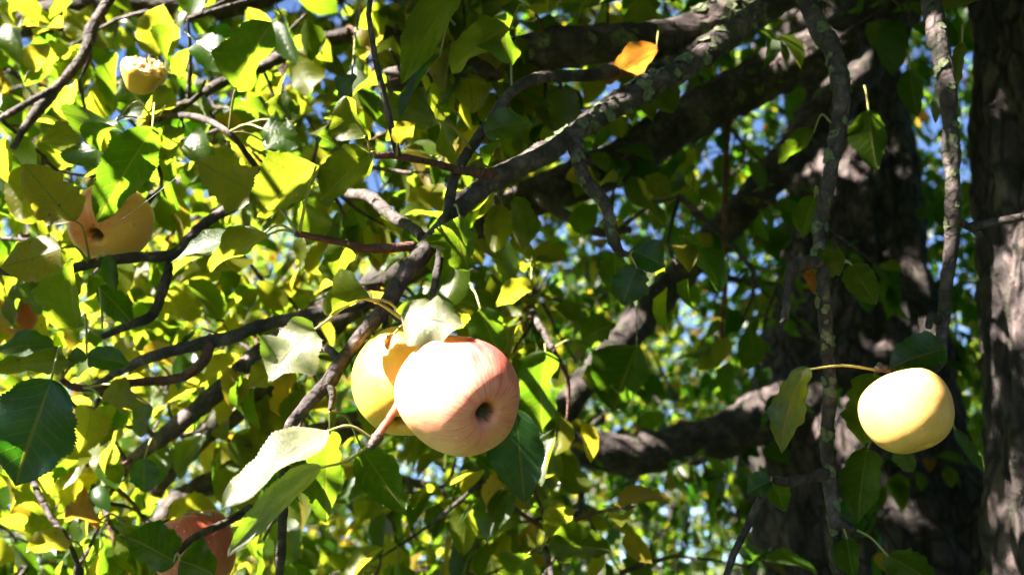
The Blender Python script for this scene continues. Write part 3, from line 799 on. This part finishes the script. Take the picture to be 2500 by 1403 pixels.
def apple(px, py, d, rpx, calyx_dir, cheek_dir, mat, label, stem_to=None, group=None, seed=0, squash=1.0, lump=.05, name='apple', cheek=1.0, eaten=False, taper=0.):
    c = P(px, py, d)
    R = rpx * d / FPX
    root = empty(name, c)
    tag(root, label, 'apple', group)
    prof = smooth_path([(r, 0, z, 0) for r, z in PROFILE], .045)
    n, segs = len(prof), 72
    vw = (c - CAM).normalized()
    vr = vw.cross(Vector((0, 0, 1))).normalized()
    vu = vr.cross(vw)
    cal = (vr * calyx_dir[0] + vu * calyx_dir[1] + vw * calyx_dir[2]).normalized()
    M = frame(cal.orthogonal(), -cal)         # local +Z = stem end
    ck = (vr * cheek_dir[0] + vu * cheek_dir[1] + vw * cheek_dir[2]).normalized()
    V, UV, CH, EA = [], [], [], []
    for i in range(n):
        r, z = max(0, prof[i, 0]), prof[i, 2] * squash
        for j in range(segs):
            a = 2 * math.pi * j / segs
            k = 1 + .035 * math.cos(5 * a + seed) * max(0, -z) ** 1.5 + .02 * math.cos(5 * a + 1 + seed) * max(0, z - .3)
            q = Vector((r * k * math.cos(a), r * k * math.sin(a), z))
            q.x *= 1 + taper * z; q.y *= 1 + taper * z
            nv = noise.noise_vector(q * .9 + Vector((seed * 3.1, seed, 7)))
            q += nv * lump * 1.6
            if eaten:
                e = max(0, -q.z - .18 + .25 * noise.noise(q * 2.2))
                q.z += e * max(.3, min(.95, .66 + .45 * noise.fractal(q * 4 + Vector((seed, 0, 0)), 1, 2, 3)))
                q.x *= 1 - .30 * max(0, q.z); q.y *= 1 - .30 * max(0, q.z)
                EA.append(min(1, e * 6))
            V.append(q)
            UV.append((j / segs, i / (n - 1)))
            CH.append(max(-1, min(1, q.normalized().dot(M.transposed() @ ck))) * .55 * cheek)
    V = np.array([tuple(v) for v in V]) * R
    Vw = V @ np.array(M).T
    idx = np.arange(n * segs).reshape(n, segs)
    a_, b_ = idx[:-1], idx[1:]
    F = np.stack([a_, b_, np.roll(b_, -1, 1), np.roll(a_, -1, 1)], -1).reshape(-1, 4)
    # uv seam: u wraps, the material only uses it through sine and cosine
    me = mesh_np('apple_flesh', Vw, F, np.array(UV))
    at = me.attributes.new('cheek', 'FLOAT', 'POINT')
    at.data.foreach_set('value', np.array(CH, np.float32))
    if eaten:
        at = me.attributes.new('eaten', 'FLOAT', 'POINT')
        at.data.foreach_set('value', np.array(EA, np.float32))
    body = bpy.data.objects.new('skin', me)
    me.materials.append(mat)
    COL.objects.link(body)
    body.parent = root
    # calyx: five dry sepals in the basin
    cv, cf = [], []
    for k in range(5):
        a = k * 2 * math.pi / 5 + seed
        base = len(cv)
        for s in range(5):
            t = s / 4
            rr = .04 + .12 * t
            zz = -.56 - .26 * math.sin(t * 1.7) + .05 * t * ((k % 2) * 2 - 1)
            wd = .034 * (1 - t) ** .7 + .004
            for e in (-1, 1):
                aa = a + e * wd / max(.05, rr)
                cv.append((rr * math.cos(aa) * R, rr * math.sin(aa) * R, (zz + .01 * e) * R * squash))
        for s in range(4):
            b0 = base + 2 * s
            cf.append((b0, b0 + 1, b0 + 3, b0 + 2))
    cme = mesh_np('calyx', np.array(cv) @ np.array(M).T, np.array(cf))
    co = bpy.data.objects.new('calyx', cme)
    cme.materials.append(M_CALYX)
    COL.objects.link(co)
    co.parent = root
    # stem
    s0 = c + M @ Vector((0, 0, .58 * R * squash))
    s1 = c + M @ Vector((0, 0, .95 * R * squash))
    if stem_to is None:
        e = s1 + M @ Vector((.1 * R, .1 * R, .5 * R)) + Vector((0, 0, .3 * R))
    else:
        e = P(*stem_to)
    rows = [(*s0, .0013), (*s1, .0011), (*((s1 + e) / 2 + Vector((0, 0, .002))), .0011), (*e, .0017)]
    st = link_mesh('stem', tube_mesh('stem', *tube_arrays(smooth_path(rows, .002), 8, .1, 300)), None, M_STEM)
    st.parent = root
    st.matrix_parent_inverse = Matrix.Translation(-c)
    return root


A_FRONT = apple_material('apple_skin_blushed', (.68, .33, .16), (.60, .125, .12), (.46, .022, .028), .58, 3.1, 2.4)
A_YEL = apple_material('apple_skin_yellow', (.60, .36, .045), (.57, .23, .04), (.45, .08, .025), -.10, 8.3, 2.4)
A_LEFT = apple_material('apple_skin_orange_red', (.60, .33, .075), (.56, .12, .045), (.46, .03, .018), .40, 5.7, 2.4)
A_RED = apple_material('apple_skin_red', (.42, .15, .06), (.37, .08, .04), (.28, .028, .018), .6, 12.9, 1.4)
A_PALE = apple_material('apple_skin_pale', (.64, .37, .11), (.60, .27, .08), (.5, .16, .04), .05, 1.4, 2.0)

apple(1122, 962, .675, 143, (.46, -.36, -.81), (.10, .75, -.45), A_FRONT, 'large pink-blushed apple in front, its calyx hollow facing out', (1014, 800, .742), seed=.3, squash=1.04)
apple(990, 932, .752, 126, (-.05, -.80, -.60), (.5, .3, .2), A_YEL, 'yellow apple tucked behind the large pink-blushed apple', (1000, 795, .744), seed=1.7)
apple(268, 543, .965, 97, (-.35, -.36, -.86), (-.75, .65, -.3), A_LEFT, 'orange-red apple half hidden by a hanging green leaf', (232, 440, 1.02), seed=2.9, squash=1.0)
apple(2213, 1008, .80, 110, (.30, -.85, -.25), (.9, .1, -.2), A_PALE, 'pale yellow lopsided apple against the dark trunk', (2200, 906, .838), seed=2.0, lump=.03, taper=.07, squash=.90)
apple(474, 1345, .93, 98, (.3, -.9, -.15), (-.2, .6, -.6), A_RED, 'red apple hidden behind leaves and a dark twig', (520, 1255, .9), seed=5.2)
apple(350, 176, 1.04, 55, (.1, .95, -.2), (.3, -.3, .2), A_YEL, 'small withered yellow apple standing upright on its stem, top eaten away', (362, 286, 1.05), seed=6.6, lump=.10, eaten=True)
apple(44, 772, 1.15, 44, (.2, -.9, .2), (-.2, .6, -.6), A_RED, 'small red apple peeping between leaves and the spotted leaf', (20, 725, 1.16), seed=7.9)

# ================================================================== lichen on the branches
def lichen_on(path, n, parent, lo, hi, size=.006, seed=1):
    r_ = random.Random(seed)
    V, F = [], []
    for k in range(n):
        i = int((lo + (hi - lo) * r_.random()) * (len(path) - 2)) + 1
        c, rad = Vector(path[i, :3]), path[i, 3]
        t = Vector(path[i + 1, :3] - path[i - 1, :3]).normalized() if i + 1 < len(path) else Vector((1, 0, 0))
        nrm = (Vector((r_.gauss(0, 1), r_.gauss(-.6, 1), r_.gauss(.3, 1))))
        nrm = (nrm - t * nrm.dot(t)).normalized()
        b = t.cross(nrm)
        p = c + nrm * rad * 1.04
        m_ = 9
        s = size * (.4 + r_.random())
        base = len(V)
        V.append(tuple(p + nrm * s * .08))
        for q in range(m_):
            a = 2 * math.pi * q / m_
            rr = s * (.5 + .7 * r_.random())
            pt = p + (t * math.cos(a) + b * math.sin(a)) * rr
            # wrap round the branch and lift the rim
            dv = pt - c
            dv -= t * dv.dot(t)
            pt = pt - dv + dv.normalized() * (rad * 1.02 + s * (.05 + .35 * r_.random()))
            V.append(tuple(pt))
        for q in range(m_):
            F.append((base, base + 1 + q, base + 1 + (q + 1) % m_))
    me = bpy.data.meshes.new('lichen')
    me.from_pydata(V, [], F)
    o = link_mesh('lichen', me, None, M_LICHEN)
    o.parent = parent
    o.matrix_parent_inverse = parent.matrix_basis.inverted() @ Matrix.Translation(-TREE.location) if False else Matrix.Translation(-TREE.location)
    o.matrix_parent_inverse = Matrix.Identity(4)
    o['kind'] = 'stuff'
    return o


bpy.context.view_layer.update()
def fix_world(o):
    pw = o.parent.matrix_world
    o.matrix_parent_inverse = pw.inverted()


for (bo, pth, n, lo, hi, sz, sd) in ((b1, b1p, 120, .12, .62, .006, 1), (b2, b2p, 110, .15, .95, .008, 2), (b3, b3p, 50, 0, .8, .005, 3), (b4, b4p, 90, .12, .6, .009, 4), (b6, b6p, 90, .05, .95, .005, 5), (b7, b7p, 45, .05, .7, .004, 6), (m4, m4p, 14, .0, .9, .004, 7), (b5, b5p, 60, .15, .7, .009, 8)):
    fix_world(lichen_on(pth, n, bo, lo, hi, sz, sd))

# ================================================================== THE REST OF THE CROWN
def shade_px(p, d):
    """where the shadow of p falls on the plane at viewing depth d (photo pixels)"""
    q = p - np.array(CAM)
    dep = q @ np.array(FWD)
    sf = float(SUN.dot(FWD))
    t = (dep - d) / sf
    h = p - np.outer(t, np.array(SUN))
    return to_px(h)[:2] + (t,)


# openings in the canopy through which the sun falls on these places: px, py, depth, radius
LIT = [(1040, 900, .66, .050), (1090, 850, .66, .04), (930, 880, .73, .02), (970, 950, .73, .02), (1060, 745, .69, .05), (700, 860, .68, .05), (850, 740, .70, .035), (640, 1190, .65, .055), (720, 1080, .65, .045), (680, 1250, .64, .04),
       (2170, 960, .78, .035), (2190, 1030, .78, .03), (2050, 895, .82, .02),
       (2480, 560, 1.15, .026), (2492, 740, 1.13, .02), (2485, 1180, 1.1, .030), (2400, 1240, 1.17, .014), (2480, 1350, 1.1, .02), (2390, 160, 1.25, .006), (2425, 250, 1.22, .008),
       (2250, 630, 2.25, .036), (2230, 760, 2.18, .018), (2140, 840, 2.12, .014), (1950, 1080, 2.1, .045), (1890, 1140, 2.15, .045), (2060, 1010, 2.05, .035), (2220, 1290, 2.0, .03), (2160, 920, 2.05, .014), (2080, 1120, 2.05, .02),
       (1495, 815, 1.68, .045), (1435, 920, 1.65, .05), (1950, 100, 1.49, .048), (2068, 175, 1.86, .045), (1468, 265, .90, .030), (1360, 330, 1.02, .04), (1300, 375, 1.0, .03), (1455, 262, 1.05, .025), (1780, 0, 1.14, .055), (1700, 40, 1.14, .04), (80, 15, 1.40, .07), (200, 0, 1.42, .05), (2320, 500, .855, .032), (2298, 130, .88, .022), (930, 660, 1.27, .04), (960, 180, 1.1, .03), (720, 1010, .76, .025), (2105, 360, 1.05, .03), (1500, 1055, 1.97, .05), (1680, 30, .95, .02), (520, 220, 1.14, .03)]
LITP = np.array([tuple(P(*l[:3])) for l in LIT])
LITR = np.array([l[3] for l in LIT])
SN = np.array(SUN)


def opened(p, extra=0.0):
    """True for points standing in the way of one of the sun openings"""
    res = np.zeros(len(p), bool)
    for c, r in zip(LITP, LITR):
        q = p - c
        s = q[:, 0] * SN[0] + q[:, 1] * SN[1] + q[:, 2] * SN[2]
        dist = np.linalg.norm(q - np.outer(s, SN), axis=1)
        res |= (s > .015) & (dist < r + extra)
    return res


for pts in HID:
    pth = smooth_path(pts, .02)
    if not opened(pth[:, :3], .03).any():
        branch('limb', pts, TREE, M_LIMB, world=True, segs=10, step=.03)

# cluster centres inside an uneven crown
NC = 14500
c0 = rng.uniform(-1, 1, (NC * 3, 3))
c0 = c0[np.linalg.norm(c0, axis=1) < 1][:NC]
cl = c0 * np.array([2.75, 3.2, 1.75]) + np.array([.75, 1.6, 2.75])
X, Y, D = to_px(cl)
keep = (cl[:, 1] > -1.3) & (cl[:, 2] > 1.05)
keep &= ~((cl[:, 1] < .2) & (cl[:, 2] < 2.3))
# hollow in front of the camera: only the traced leaves hang there
infr = (X > -500) & (X < 3000) & (Y > -420) & (Y < 1800)
keep &= ~(infr & (D < 1.02))
keep &= ~((np.abs(D) < .55) & (np.linalg.norm(cl - np.array(CAM), axis=1) < .75))
# the crown is thin on the sunny left, thick towards the stems
def shades_left(c, xmax, dmax=2.1):
    r = np.zeros(len(c), bool)
    for tt in np.arange(.08, 3.2, .08):
        hx, hy, hd = to_px(c - tt * np.array(SUN))
        r |= (hx > -150) & (hx < xmax) & (hy > -60) & (hy < 1450) & (hd > .6) & (hd < dmax)
    return r


thin = shades_left(cl, 1150)
vis = (X > -60) & (X < 2560) & (Y > -60) & (Y < 1460) & (D > 1)
keep &= ~(thin & ~vis & (rng.random(len(cl)) > .01))
keep &= ~(thin & vis & (rng.random(len(cl)) > .5))
# on the left the crown is shallow and the sunny orchard shows through it
keep &= ~((X < 1150 + 150 * np.sin(Y / 130.)) & (X > -700) & (Y > -300) & (D > 2.0) & (rng.random(len(cl)) > np.where(Y < 480, .34, .12)))
keep &= ~((X < 900) & (X > -900) & (Y > 480) & (D > 1.5) & (rng.random(len(cl)) > .25))
# in front of the stems on the right hangs little
rightfree = (X > 1950) & (X < 2600) & (Y > 150) & (Y < 1403) & (D < 2.3) & (D > 0)
keep &= ~(rightfree & (rng.random(len(cl)) > .12))
midfree = (X > 1250) & (X < 1950) & (Y > 0) & (Y < 1403) & (D < 1.5) & (D > 0)
keep &= ~(midfree & (rng.random(len(cl)) > .45))
cl = cl[keep]
# an uneven crown: clumps and gaps
nz_ = np.array([noise.noise(Vector(p) * 1.9) for p in cl])
cl = cl[(nz_ > -.33)]
# the leafy sunny side close behind the fruiting branch
nx = 330
ex = np.stack([rng.uniform(-120, 1350, nx), rng.uniform(-80, 1450, nx), rng.uniform(1.06, 1.75, nx)], 1)
cl = np.vstack([cl, [tuple(P(*e)) for e in ex]])
# unseen leaf clusters added for more shade over the stems
ns = 1700
sh = np.stack([rng.uniform(1250, 2700, ns), rng.uniform(-100, 1450, ns), rng.uniform(.85, 2.2, ns)], 1)
sh = np.array([tuple(P(*e)) for e in sh]) + rng.uniform(.75, 2.6, (ns, 1)) * np.array(SUN)
sX, sY, sD = to_px(sh)
sh = sh[~shades_left(sh, 1050, 1.5) & ~((sX > -150) & (sX < 2650) & (sY > -150) & (sY < 1550) & (sD > 0))]
cl = np.vstack([cl, sh])
# added leaf clusters that keep the sun off single places: px, py, depth, spread, count, nearest, farthest
for (sx_, sy_, sd_, sp_, n_, t0_, t1_) in ((90, 1040, .72, .06, 16, .42, .8), (1600, 1090, 2.0, .20, 90, .9, 2.6), (1850, 1020, 2.0, .2, 70, .9, 2.6), (2470, 250, 1.15, .16, 130, .5, 2.4), (2470, 650, 1.15, .16, 130, .5, 2.4), (2470, 1050, 1.15, .16, 130, .5, 2.4), (2470, 1350, 1.15, .16, 120, .5, 2.4), (2150, 450, 2.3, .2, 80, .9, 2.6), (1500, 1110, 2.0, .15, 60, .9, 2.6), (1700, 1080, 2.0, .12, 60, .9, 2.6), (1950, 600, 2.2, .2, 50, .9, 2.6), (2150, 800, 2.2, .2, 80, .9, 2.6), (2100, 1250, 2.1, .2, 80, .9, 2.6), (1250, 1120, .74, .04, 5, .5, .9), (470, 1300, .93, .05, 14, .35, .9), (280, 500, .96, .05, 12, .35, .8), (1800, 100, 1.2, .12, 40, .6, 1.8), (2050, 500, .9, .12, 40, .6, 1.8), (1560, 680, .86, .05, 12, .5, 1.0), (1500, 330, .95, .12, 40, .6, 1.6), (1250, 160, 1.12, .12, 40, .6, 1.6), (1700, 290, 1.5, .2, 60, .6, 2.2)):
    hp = np.array(P(sx_, sy_, sd_)) + rng.normal(0, sp_, (n_, 3)) + rng.uniform(t0_, t1_, (n_, 1)) * np.array(SUN)
    hX, hY, hD = to_px(hp)
    cl = np.vstack([cl, hp[~(shades_left(hp, 950, 1.4) & (sd_ > .8) & (n_ > 15)) & ~((hX > -100) & (hX < 2600) & (hY > -100) & (hY < 1500) & (hD < 1.1) & (hD > 0))]])
# shaded inside of the crown seen between the two stems
ng = 240
gp = np.stack([rng.uniform(2050, 2480, ng), rng.uniform(-60, 1450, ng), rng.uniform(2.6, 4.3, ng)], 1)
cl = np.vstack([cl, [tuple(P(*e)) for e in gp]])
# leaves deeper in the crown that close the view to the sky
for (ng, x0, x1, y0, y1, d0_, d1_) in ((170, -120, 1250, -80, 480, 1.9, 3.4), (170, 1200, 1950, 250, 950, 2.4, 4.2), (60, -100, 500, 480, 1450, 1.8, 3.0)):
    gp = np.stack([rng.uniform(x0, x1, ng), rng.uniform(y0, y1, ng), rng.uniform(d0_, d1_, ng)], 1)
    cl = np.vstack([cl, [tuple(P(*e)) for e in gp]])
# unseen foliage added on the stem side, beside and behind the camera, blocking skylight
nk = 1100
sk_ = np.stack([rng.uniform(.75, 3.0, nk), rng.uniform(-1.7, 1.0, nk), rng.uniform(.7, 3.2, nk)], 1)
kX, kY, kD = to_px(sk_)
cl = np.vstack([cl, sk_[~((kX > -100) & (kX < 2700) & (kD > 0))]])

# connect every cluster to the nearest wood
SK = np.array(SKEL)
tree_kd = kdtree.KDTree(len(SK))
for i, s in enumerate(SK):
    tree_kd.insert(s[:3], i)
tree_kd.balance()
d0 = np.array([tree_kd.find(p)[2] for p in cl])
order = np.argsort(d0)
cl = cl[order]
d0 = d0[order]
nodes = [tuple(s[:3]) for s in SK]
twigs = []
tw_paths = []
kd = tree_kd
pend = 0
for i0 in range(0, len(cl), 400):
    new = []
    for p in cl[i0:i0 + 400]:
        q, _, dist = kd.find(p)
        new.append((tuple(q), tuple(p), dist))
    twigs += new
    nodes += [n[1] for n in new]
    kd = kdtree.KDTree(len(nodes))
    for i, s in enumerate(nodes):
        kd.insert(s, i)
    kd.balance()

# leaves of every cluster
LP, LA, LNN, LS, LT, LI = [], [], [], [], [], []      # base, axis, normal, size, tint, cluster id
for ci, (q, p, dist) in enumerate(twigs):
    p_ = Vector(p)
    tdir = (p_ - Vector(q))
    tdir = tdir.normalized() if tdir.length > 1e-4 else Vector((0, 0, 1))
    random.seed('%d %d %d' % tuple(round(v * 500) for v in p))
    vx, vy, vd = to_px(np.array([p]))
    seen = -150 < vx[0] < 2650 and -150 < vy[0] < 1550 and vd[0] > 0
    k = random.choice((3, 4, 4, 5, 5, 6)) + (0 if seen else 4)  # unseen clusters get extra leaves, added to deepen their shade
    a0 = random.random() * 6.28
    ctone = random.random()
    for j in range(k):
        a = a0 + j * 2.4
        side = tdir.orthogonal().normalized()
        side = Matrix.Rotation(a, 3, tdir) @ side
        out = (side * .9 + tdir * (.3 + .5 * random.random()) + Vector((0, 0, -.35 - .5 * random.random()))).normalized()
        L = random.uniform(.034, .062)
        pet = random.uniform(.015, .032)
        base = p_ + out * pet - tdir * random.uniform(0, .05)
        n = Vector((random.gauss(-.15, .50), random.gauss(.05, .50), .75)).normalized()
        ax = (out + Vector((random.gauss(0, .25), random.gauss(0, .25), random.gauss(-.25, .3)))).normalized()
        t = min(.72, max(0, random.gauss((.43 if p_.x < .15 else .24) + .16 * (ctone - .5), .13)))  # left leaves tinted yellower, sunny glow put into the colour
        if random.random() < .009 and not (seen and vd[0] < 1.5): t = random.uniform(.7, .95)
        elif random.random() < .06: t = random.uniform(.48, .7)
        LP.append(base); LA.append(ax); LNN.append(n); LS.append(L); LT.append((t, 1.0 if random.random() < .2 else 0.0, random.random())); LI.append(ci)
LP = np.array([tuple(v) for v in LP]); LA = np.array([tuple(v) for v in LA]); LNN = np.array([tuple(v) for v in LNN]); LS = np.array(LS); LT = np.array(LT); LI = np.array(LI)
mid_ = LP + LA * LS[:, None] * .5
ok = ~opened(mid_, .016)
X, Y, D = to_px(mid_)
ok &= ~((D < .98) & (D > .02) & (X > -150) & (X < 2650) & (Y > -150) & (Y < 1550))
LP, LA, LNN, LS, LT, LI, X, Y, D = (a[ok] for a in (LP, LA, LNN, LS, LT, LI, X, Y, D))

# the leaves that show largest become leaves of their own
infr = (X > -40) & (X < 2540) & (Y > -40) & (Y < 1443) & (D > .5)
score = np.where(infr, LS / np.maximum(D, .1), 0)
rank = np.argsort(-score)
NSOLO = 300 - N_TRACED
solo = np.zeros(len(LP), bool)
solo[rank[:NSOLO]] = True
VAR = []
for k in range(14):
    r_ = random.Random(100 + k)
    V, F, UV = leaf_grid(1.0, r_.uniform(.58, .74), 16, 6, r_.uniform(.05, .4), r_.uniform(.2, 1.1), r_.uniform(-.3, 1.0), r_.uniform(-.3, .9), r_.uniform(.02, .12), r_.uniform(-.5, .5), .05, k * 1.3, 0)
    # short petiole as part of the little leaf
    pv, pf, _ = tube_arrays(smooth_path([(0, -.34, .06, .012), (0, -.16, .05, .011), (0, .02, 0, .011)], .08), 4, cap=False)
    n0 = len(V)
    V2 = np.vstack([V, pv]); F2 = np.vstack([F, pf + n0]); UV2 = np.vstack([UV, np.tile([.5, .3], (len(pv), 1))])
    VAR.append(mesh_np('leaf', V2, F2, UV2))
    VAR[-1].materials.append(M_LEAF)
for i in np.where(solo)[0]:
    R = frame(Vector(LA[i]), Vector(LNN[i]))
    o = bpy.data.objects.new('leaf', VAR[i % 14])
    COL.objects.link(o)
    o.parent = TREE
    o.matrix_parent_inverse = Matrix.Translation(-TREE.location)
    o.matrix_basis = Matrix.Translation(LP[i]) @ R.to_4x4() @ Matrix.Scale(LS[i], 4)
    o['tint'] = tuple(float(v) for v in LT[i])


def leaf_mass(name, LP, LA, LN, LS, LT, parent, mat, rows=4, cols=2, seed=0, wid=.66):
    """many leaves in one mesh, built from a handful of bent blades"""
    n = len(LP)
    y = LA / np.linalg.norm(LA, axis=1, keepdims=True)
    z = LN - y * np.sum(LN * y, 1, keepdims=True)
    z /= np.linalg.norm(z, axis=1, keepdims=True) + 1e-9
    x = np.cross(y, z)
    Vs, Fs, Us, Ts = [], [], [], []
    base = 0
    kinds = np.arange(n) % 8
    for k in range(8):
        r_ = random.Random(seed * 50 + k)
        V, F, UV = leaf_grid(1.0, wid * r_.uniform(.88, 1.12), rows, cols, r_.uniform(.08, .42), r_.uniform(.2, 1.2), r_.uniform(-.2, .6), r_.uniform(-.2, .6), 0, r_.uniform(-.5, .5))
        s = np.where(kinds == k)[0]
        if len(s) == 0: continue
        W = (V[None, :, 0, None] * x[s][:, None] + V[None, :, 1, None] * y[s][:, None] + V[None, :, 2, None] * z[s][:, None]) * LS[s][:, None, None] + LP[s][:, None]
        nv = len(V)
        Vs.append(W.reshape(-1, 3))
        Fs.append((F[None] + (np.arange(len(s)) * nv)[:, None, None] + base).reshape(-1, 4))
        Us.append(np.tile(UV, (len(s), 1)))
        Ts.append(np.repeat(LT[s], nv, axis=0))
        base += nv * len(s)
    me = mesh_np(name, np.vstack(Vs), np.vstack(Fs), np.vstack(Us), attrs={'tint': np.vstack(Ts)})
    return link_mesh(name, me, parent, mat)


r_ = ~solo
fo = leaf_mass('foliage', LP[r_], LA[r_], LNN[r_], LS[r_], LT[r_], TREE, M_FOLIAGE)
tag(fo, kind='stuff')

# twigs: those near and in view one by one, the others together
has = np.zeros(len(twigs), bool)
has[np.unique(LI)] = True
TV, TF, tb, NTW = [], [], 0, 0
for ci, (q, p, dist) in enumerate(twigs):
    if not has[ci] and dist > .05:
        continue
    q, p = Vector(q), Vector(p)
    if dist < .004: continue
    random.seed('%d %d %d' % tuple(round(v * 500) for v in p))
    m_ = (q + p) / 2 + Vector((random.gauss(0, .10), random.gauss(0, .10), random.gauss(.03, .10))) * dist
    r0, r1 = min(.0042, .0016 + dist * .012), .0013
    xx, yy, dd = to_px([tuple(m_)])
    near = 0 < dd[0] < 1.75 and -50 < xx[0] < 2550 and -50 < yy[0] < 1450 and dist > .02
    if dist > .03 and opened(np.array([tuple(m_)]), .002)[0]:
        pass
    path = smooth_path([(*q, r0), (*m_, (r0 + r1) / 2), (*p, r1)], max(.012, dist / 5))
    if near and NTW < 150:
        NTW += 1
        path = smooth_path([(*q, r0), (*m_, (r0 + r1) / 2), (*p, r1)], .006)
        link_mesh('twig', tube_mesh('twig', *tube_arrays(path, 7, .22, 160, knob=.6)), TREE, M_BARK if NTW % 3 else M_TWIG)
    else:
        V, F, _ = tube_arrays(path, 4, cap=False)
        TV.append(V); TF.append(F + tb); tb += len(V)
tw = link_mesh('twig_tangle', mesh_np('twig_tangle', np.vstack(TV), np.vstack(TF)), TREE, M_BARK)
tag(tw, kind='stuff')

# ================================================================== TREES OF THE ORCHARD BEHIND
def orchard_tree(x, y, h, rx, n, seed, label, tone=.30, zc=.62, low=.9):
    r = np.random.default_rng(seed)
    rr = random.Random(seed)
    root = empty('apple_tree', (x, y, 0))
    tag(root, label, 'tree', 'apple trees of the orchard behind')
    path = smooth_path([(x, y, -.1, .16), (x + .05, y, .6, .12), (x - .05, y + .05, 1.3, .11), (x, y, h * .5, .07), (x + .1, y, h * .85, .02)], .12)
    link_mesh('trunk', tube_mesh('trunk', *tube_arrays(path, 12, .12, 12)), root, M_TRUNK)
    cent = []
    for k in range(9):
        a = k * 2.4 + seed
        L = rx * (.55 + .4 * rr.random())
        z0 = rr.uniform(1.0, h * .5)
        e = (x + math.cos(a) * L, y + math.sin(a) * L, z0 + rr.uniform(-.1, .9))
        pts = [(x, y, z0, .06), (x + math.cos(a) * L * .5, y + math.sin(a) * L * .5, z0 + .45, .04), (*e, .012)]
        link_mesh('limb', tube_mesh('limb', *tube_arrays(smooth_path(pts, .1), 8, .12, 12)), root, M_LIMB)
    K = 70
    c = r.normal(0, 1, (K, 3))
    c /= np.linalg.norm(c, axis=1, keepdims=True)
    c *= r.uniform(.35, 1, (K, 1)) ** .5
    zr = (h - low) / 2
    c = c * np.array([rx, rx, zr]) + np.array([x, y, low + zr])
    which = r.integers(0, K, n)
    p = c[which] + r.normal(0, 1, (n, 3)) * np.array([.26, .26, .20]) * (rx / 1.8)
    p[:, 2] = np.maximum(p[:, 2], .5)
    ax = r.normal(0, 1, (n, 3)) + np.array([0, 0, -.5])
    nn_ = r.normal(0, .6, (n, 3)) + np.array([-.2, -.1, .8])
    S = r.uniform(.055, .085, n)
    T = np.clip(r.normal(tone, .15, n), 0, .72)
    yl = r.random(n) < .03
    T[yl] = r.uniform(.7, 1, yl.sum())
    tint = np.stack([T, np.zeros(n), r.random(n)], 1)
    o = leaf_mass('crown', p, ax, nn_, S, tint, root, M_FOLIAGE, rows=3, cols=2, seed=seed % 9)
    tag(o, kind='stuff')


ob = 'sunlit apple tree in the blurred orchard behind the branches'
for k, (x, y, h, rx, n, tone) in enumerate([(-2.6, 6.6, 4.3, 1.9, 15000, .42), (-.3, 8.4, 4.2, 1.9, 13000, .42), (2.4, 8.2, 3.6, 1.8, 8000, .34), (-6.0, 9.5, 5.2, 2.3, 11000, .42), (5.2, 10.5, 3.9, 2.0, 6500, .34), (-2.6, 12.0, 5.6, 2.4, 10000, .40), (2.0, 14.0, 4.4, 2.3, 6000, .40), (7.5, 15.0, 4.8, 2.4, 5000, .36), (-8.0, 17.0, 5.4, 2.6, 5000, .40), (-4.5, 19., 5.6, 2.7, 5000, .4), (.5, 20, 5.0, 2.6, 5000, .4), (4.8, 20, 5.2, 2.6, 5000, .38)]):
    orchard_tree(x, y, h, rx, n, 21 + k, ob, tone)

# ================================================================== SMALL THINGS
p0, p1 = P(270, 556, .86), P(482, 392, .76)
silk = link_mesh('spider_thread', tube_mesh('spider_thread', *tube_arrays(smooth_path([(*p0, .000016), (*((p0 + p1) / 2 - Vector((0, 0, .001))), .000016), (*p1, .000016)], .01), 5)), None, M_SILK)
tag(silk, 'single spider thread stretched from the left apple to a leaf tip', 'spider thread')
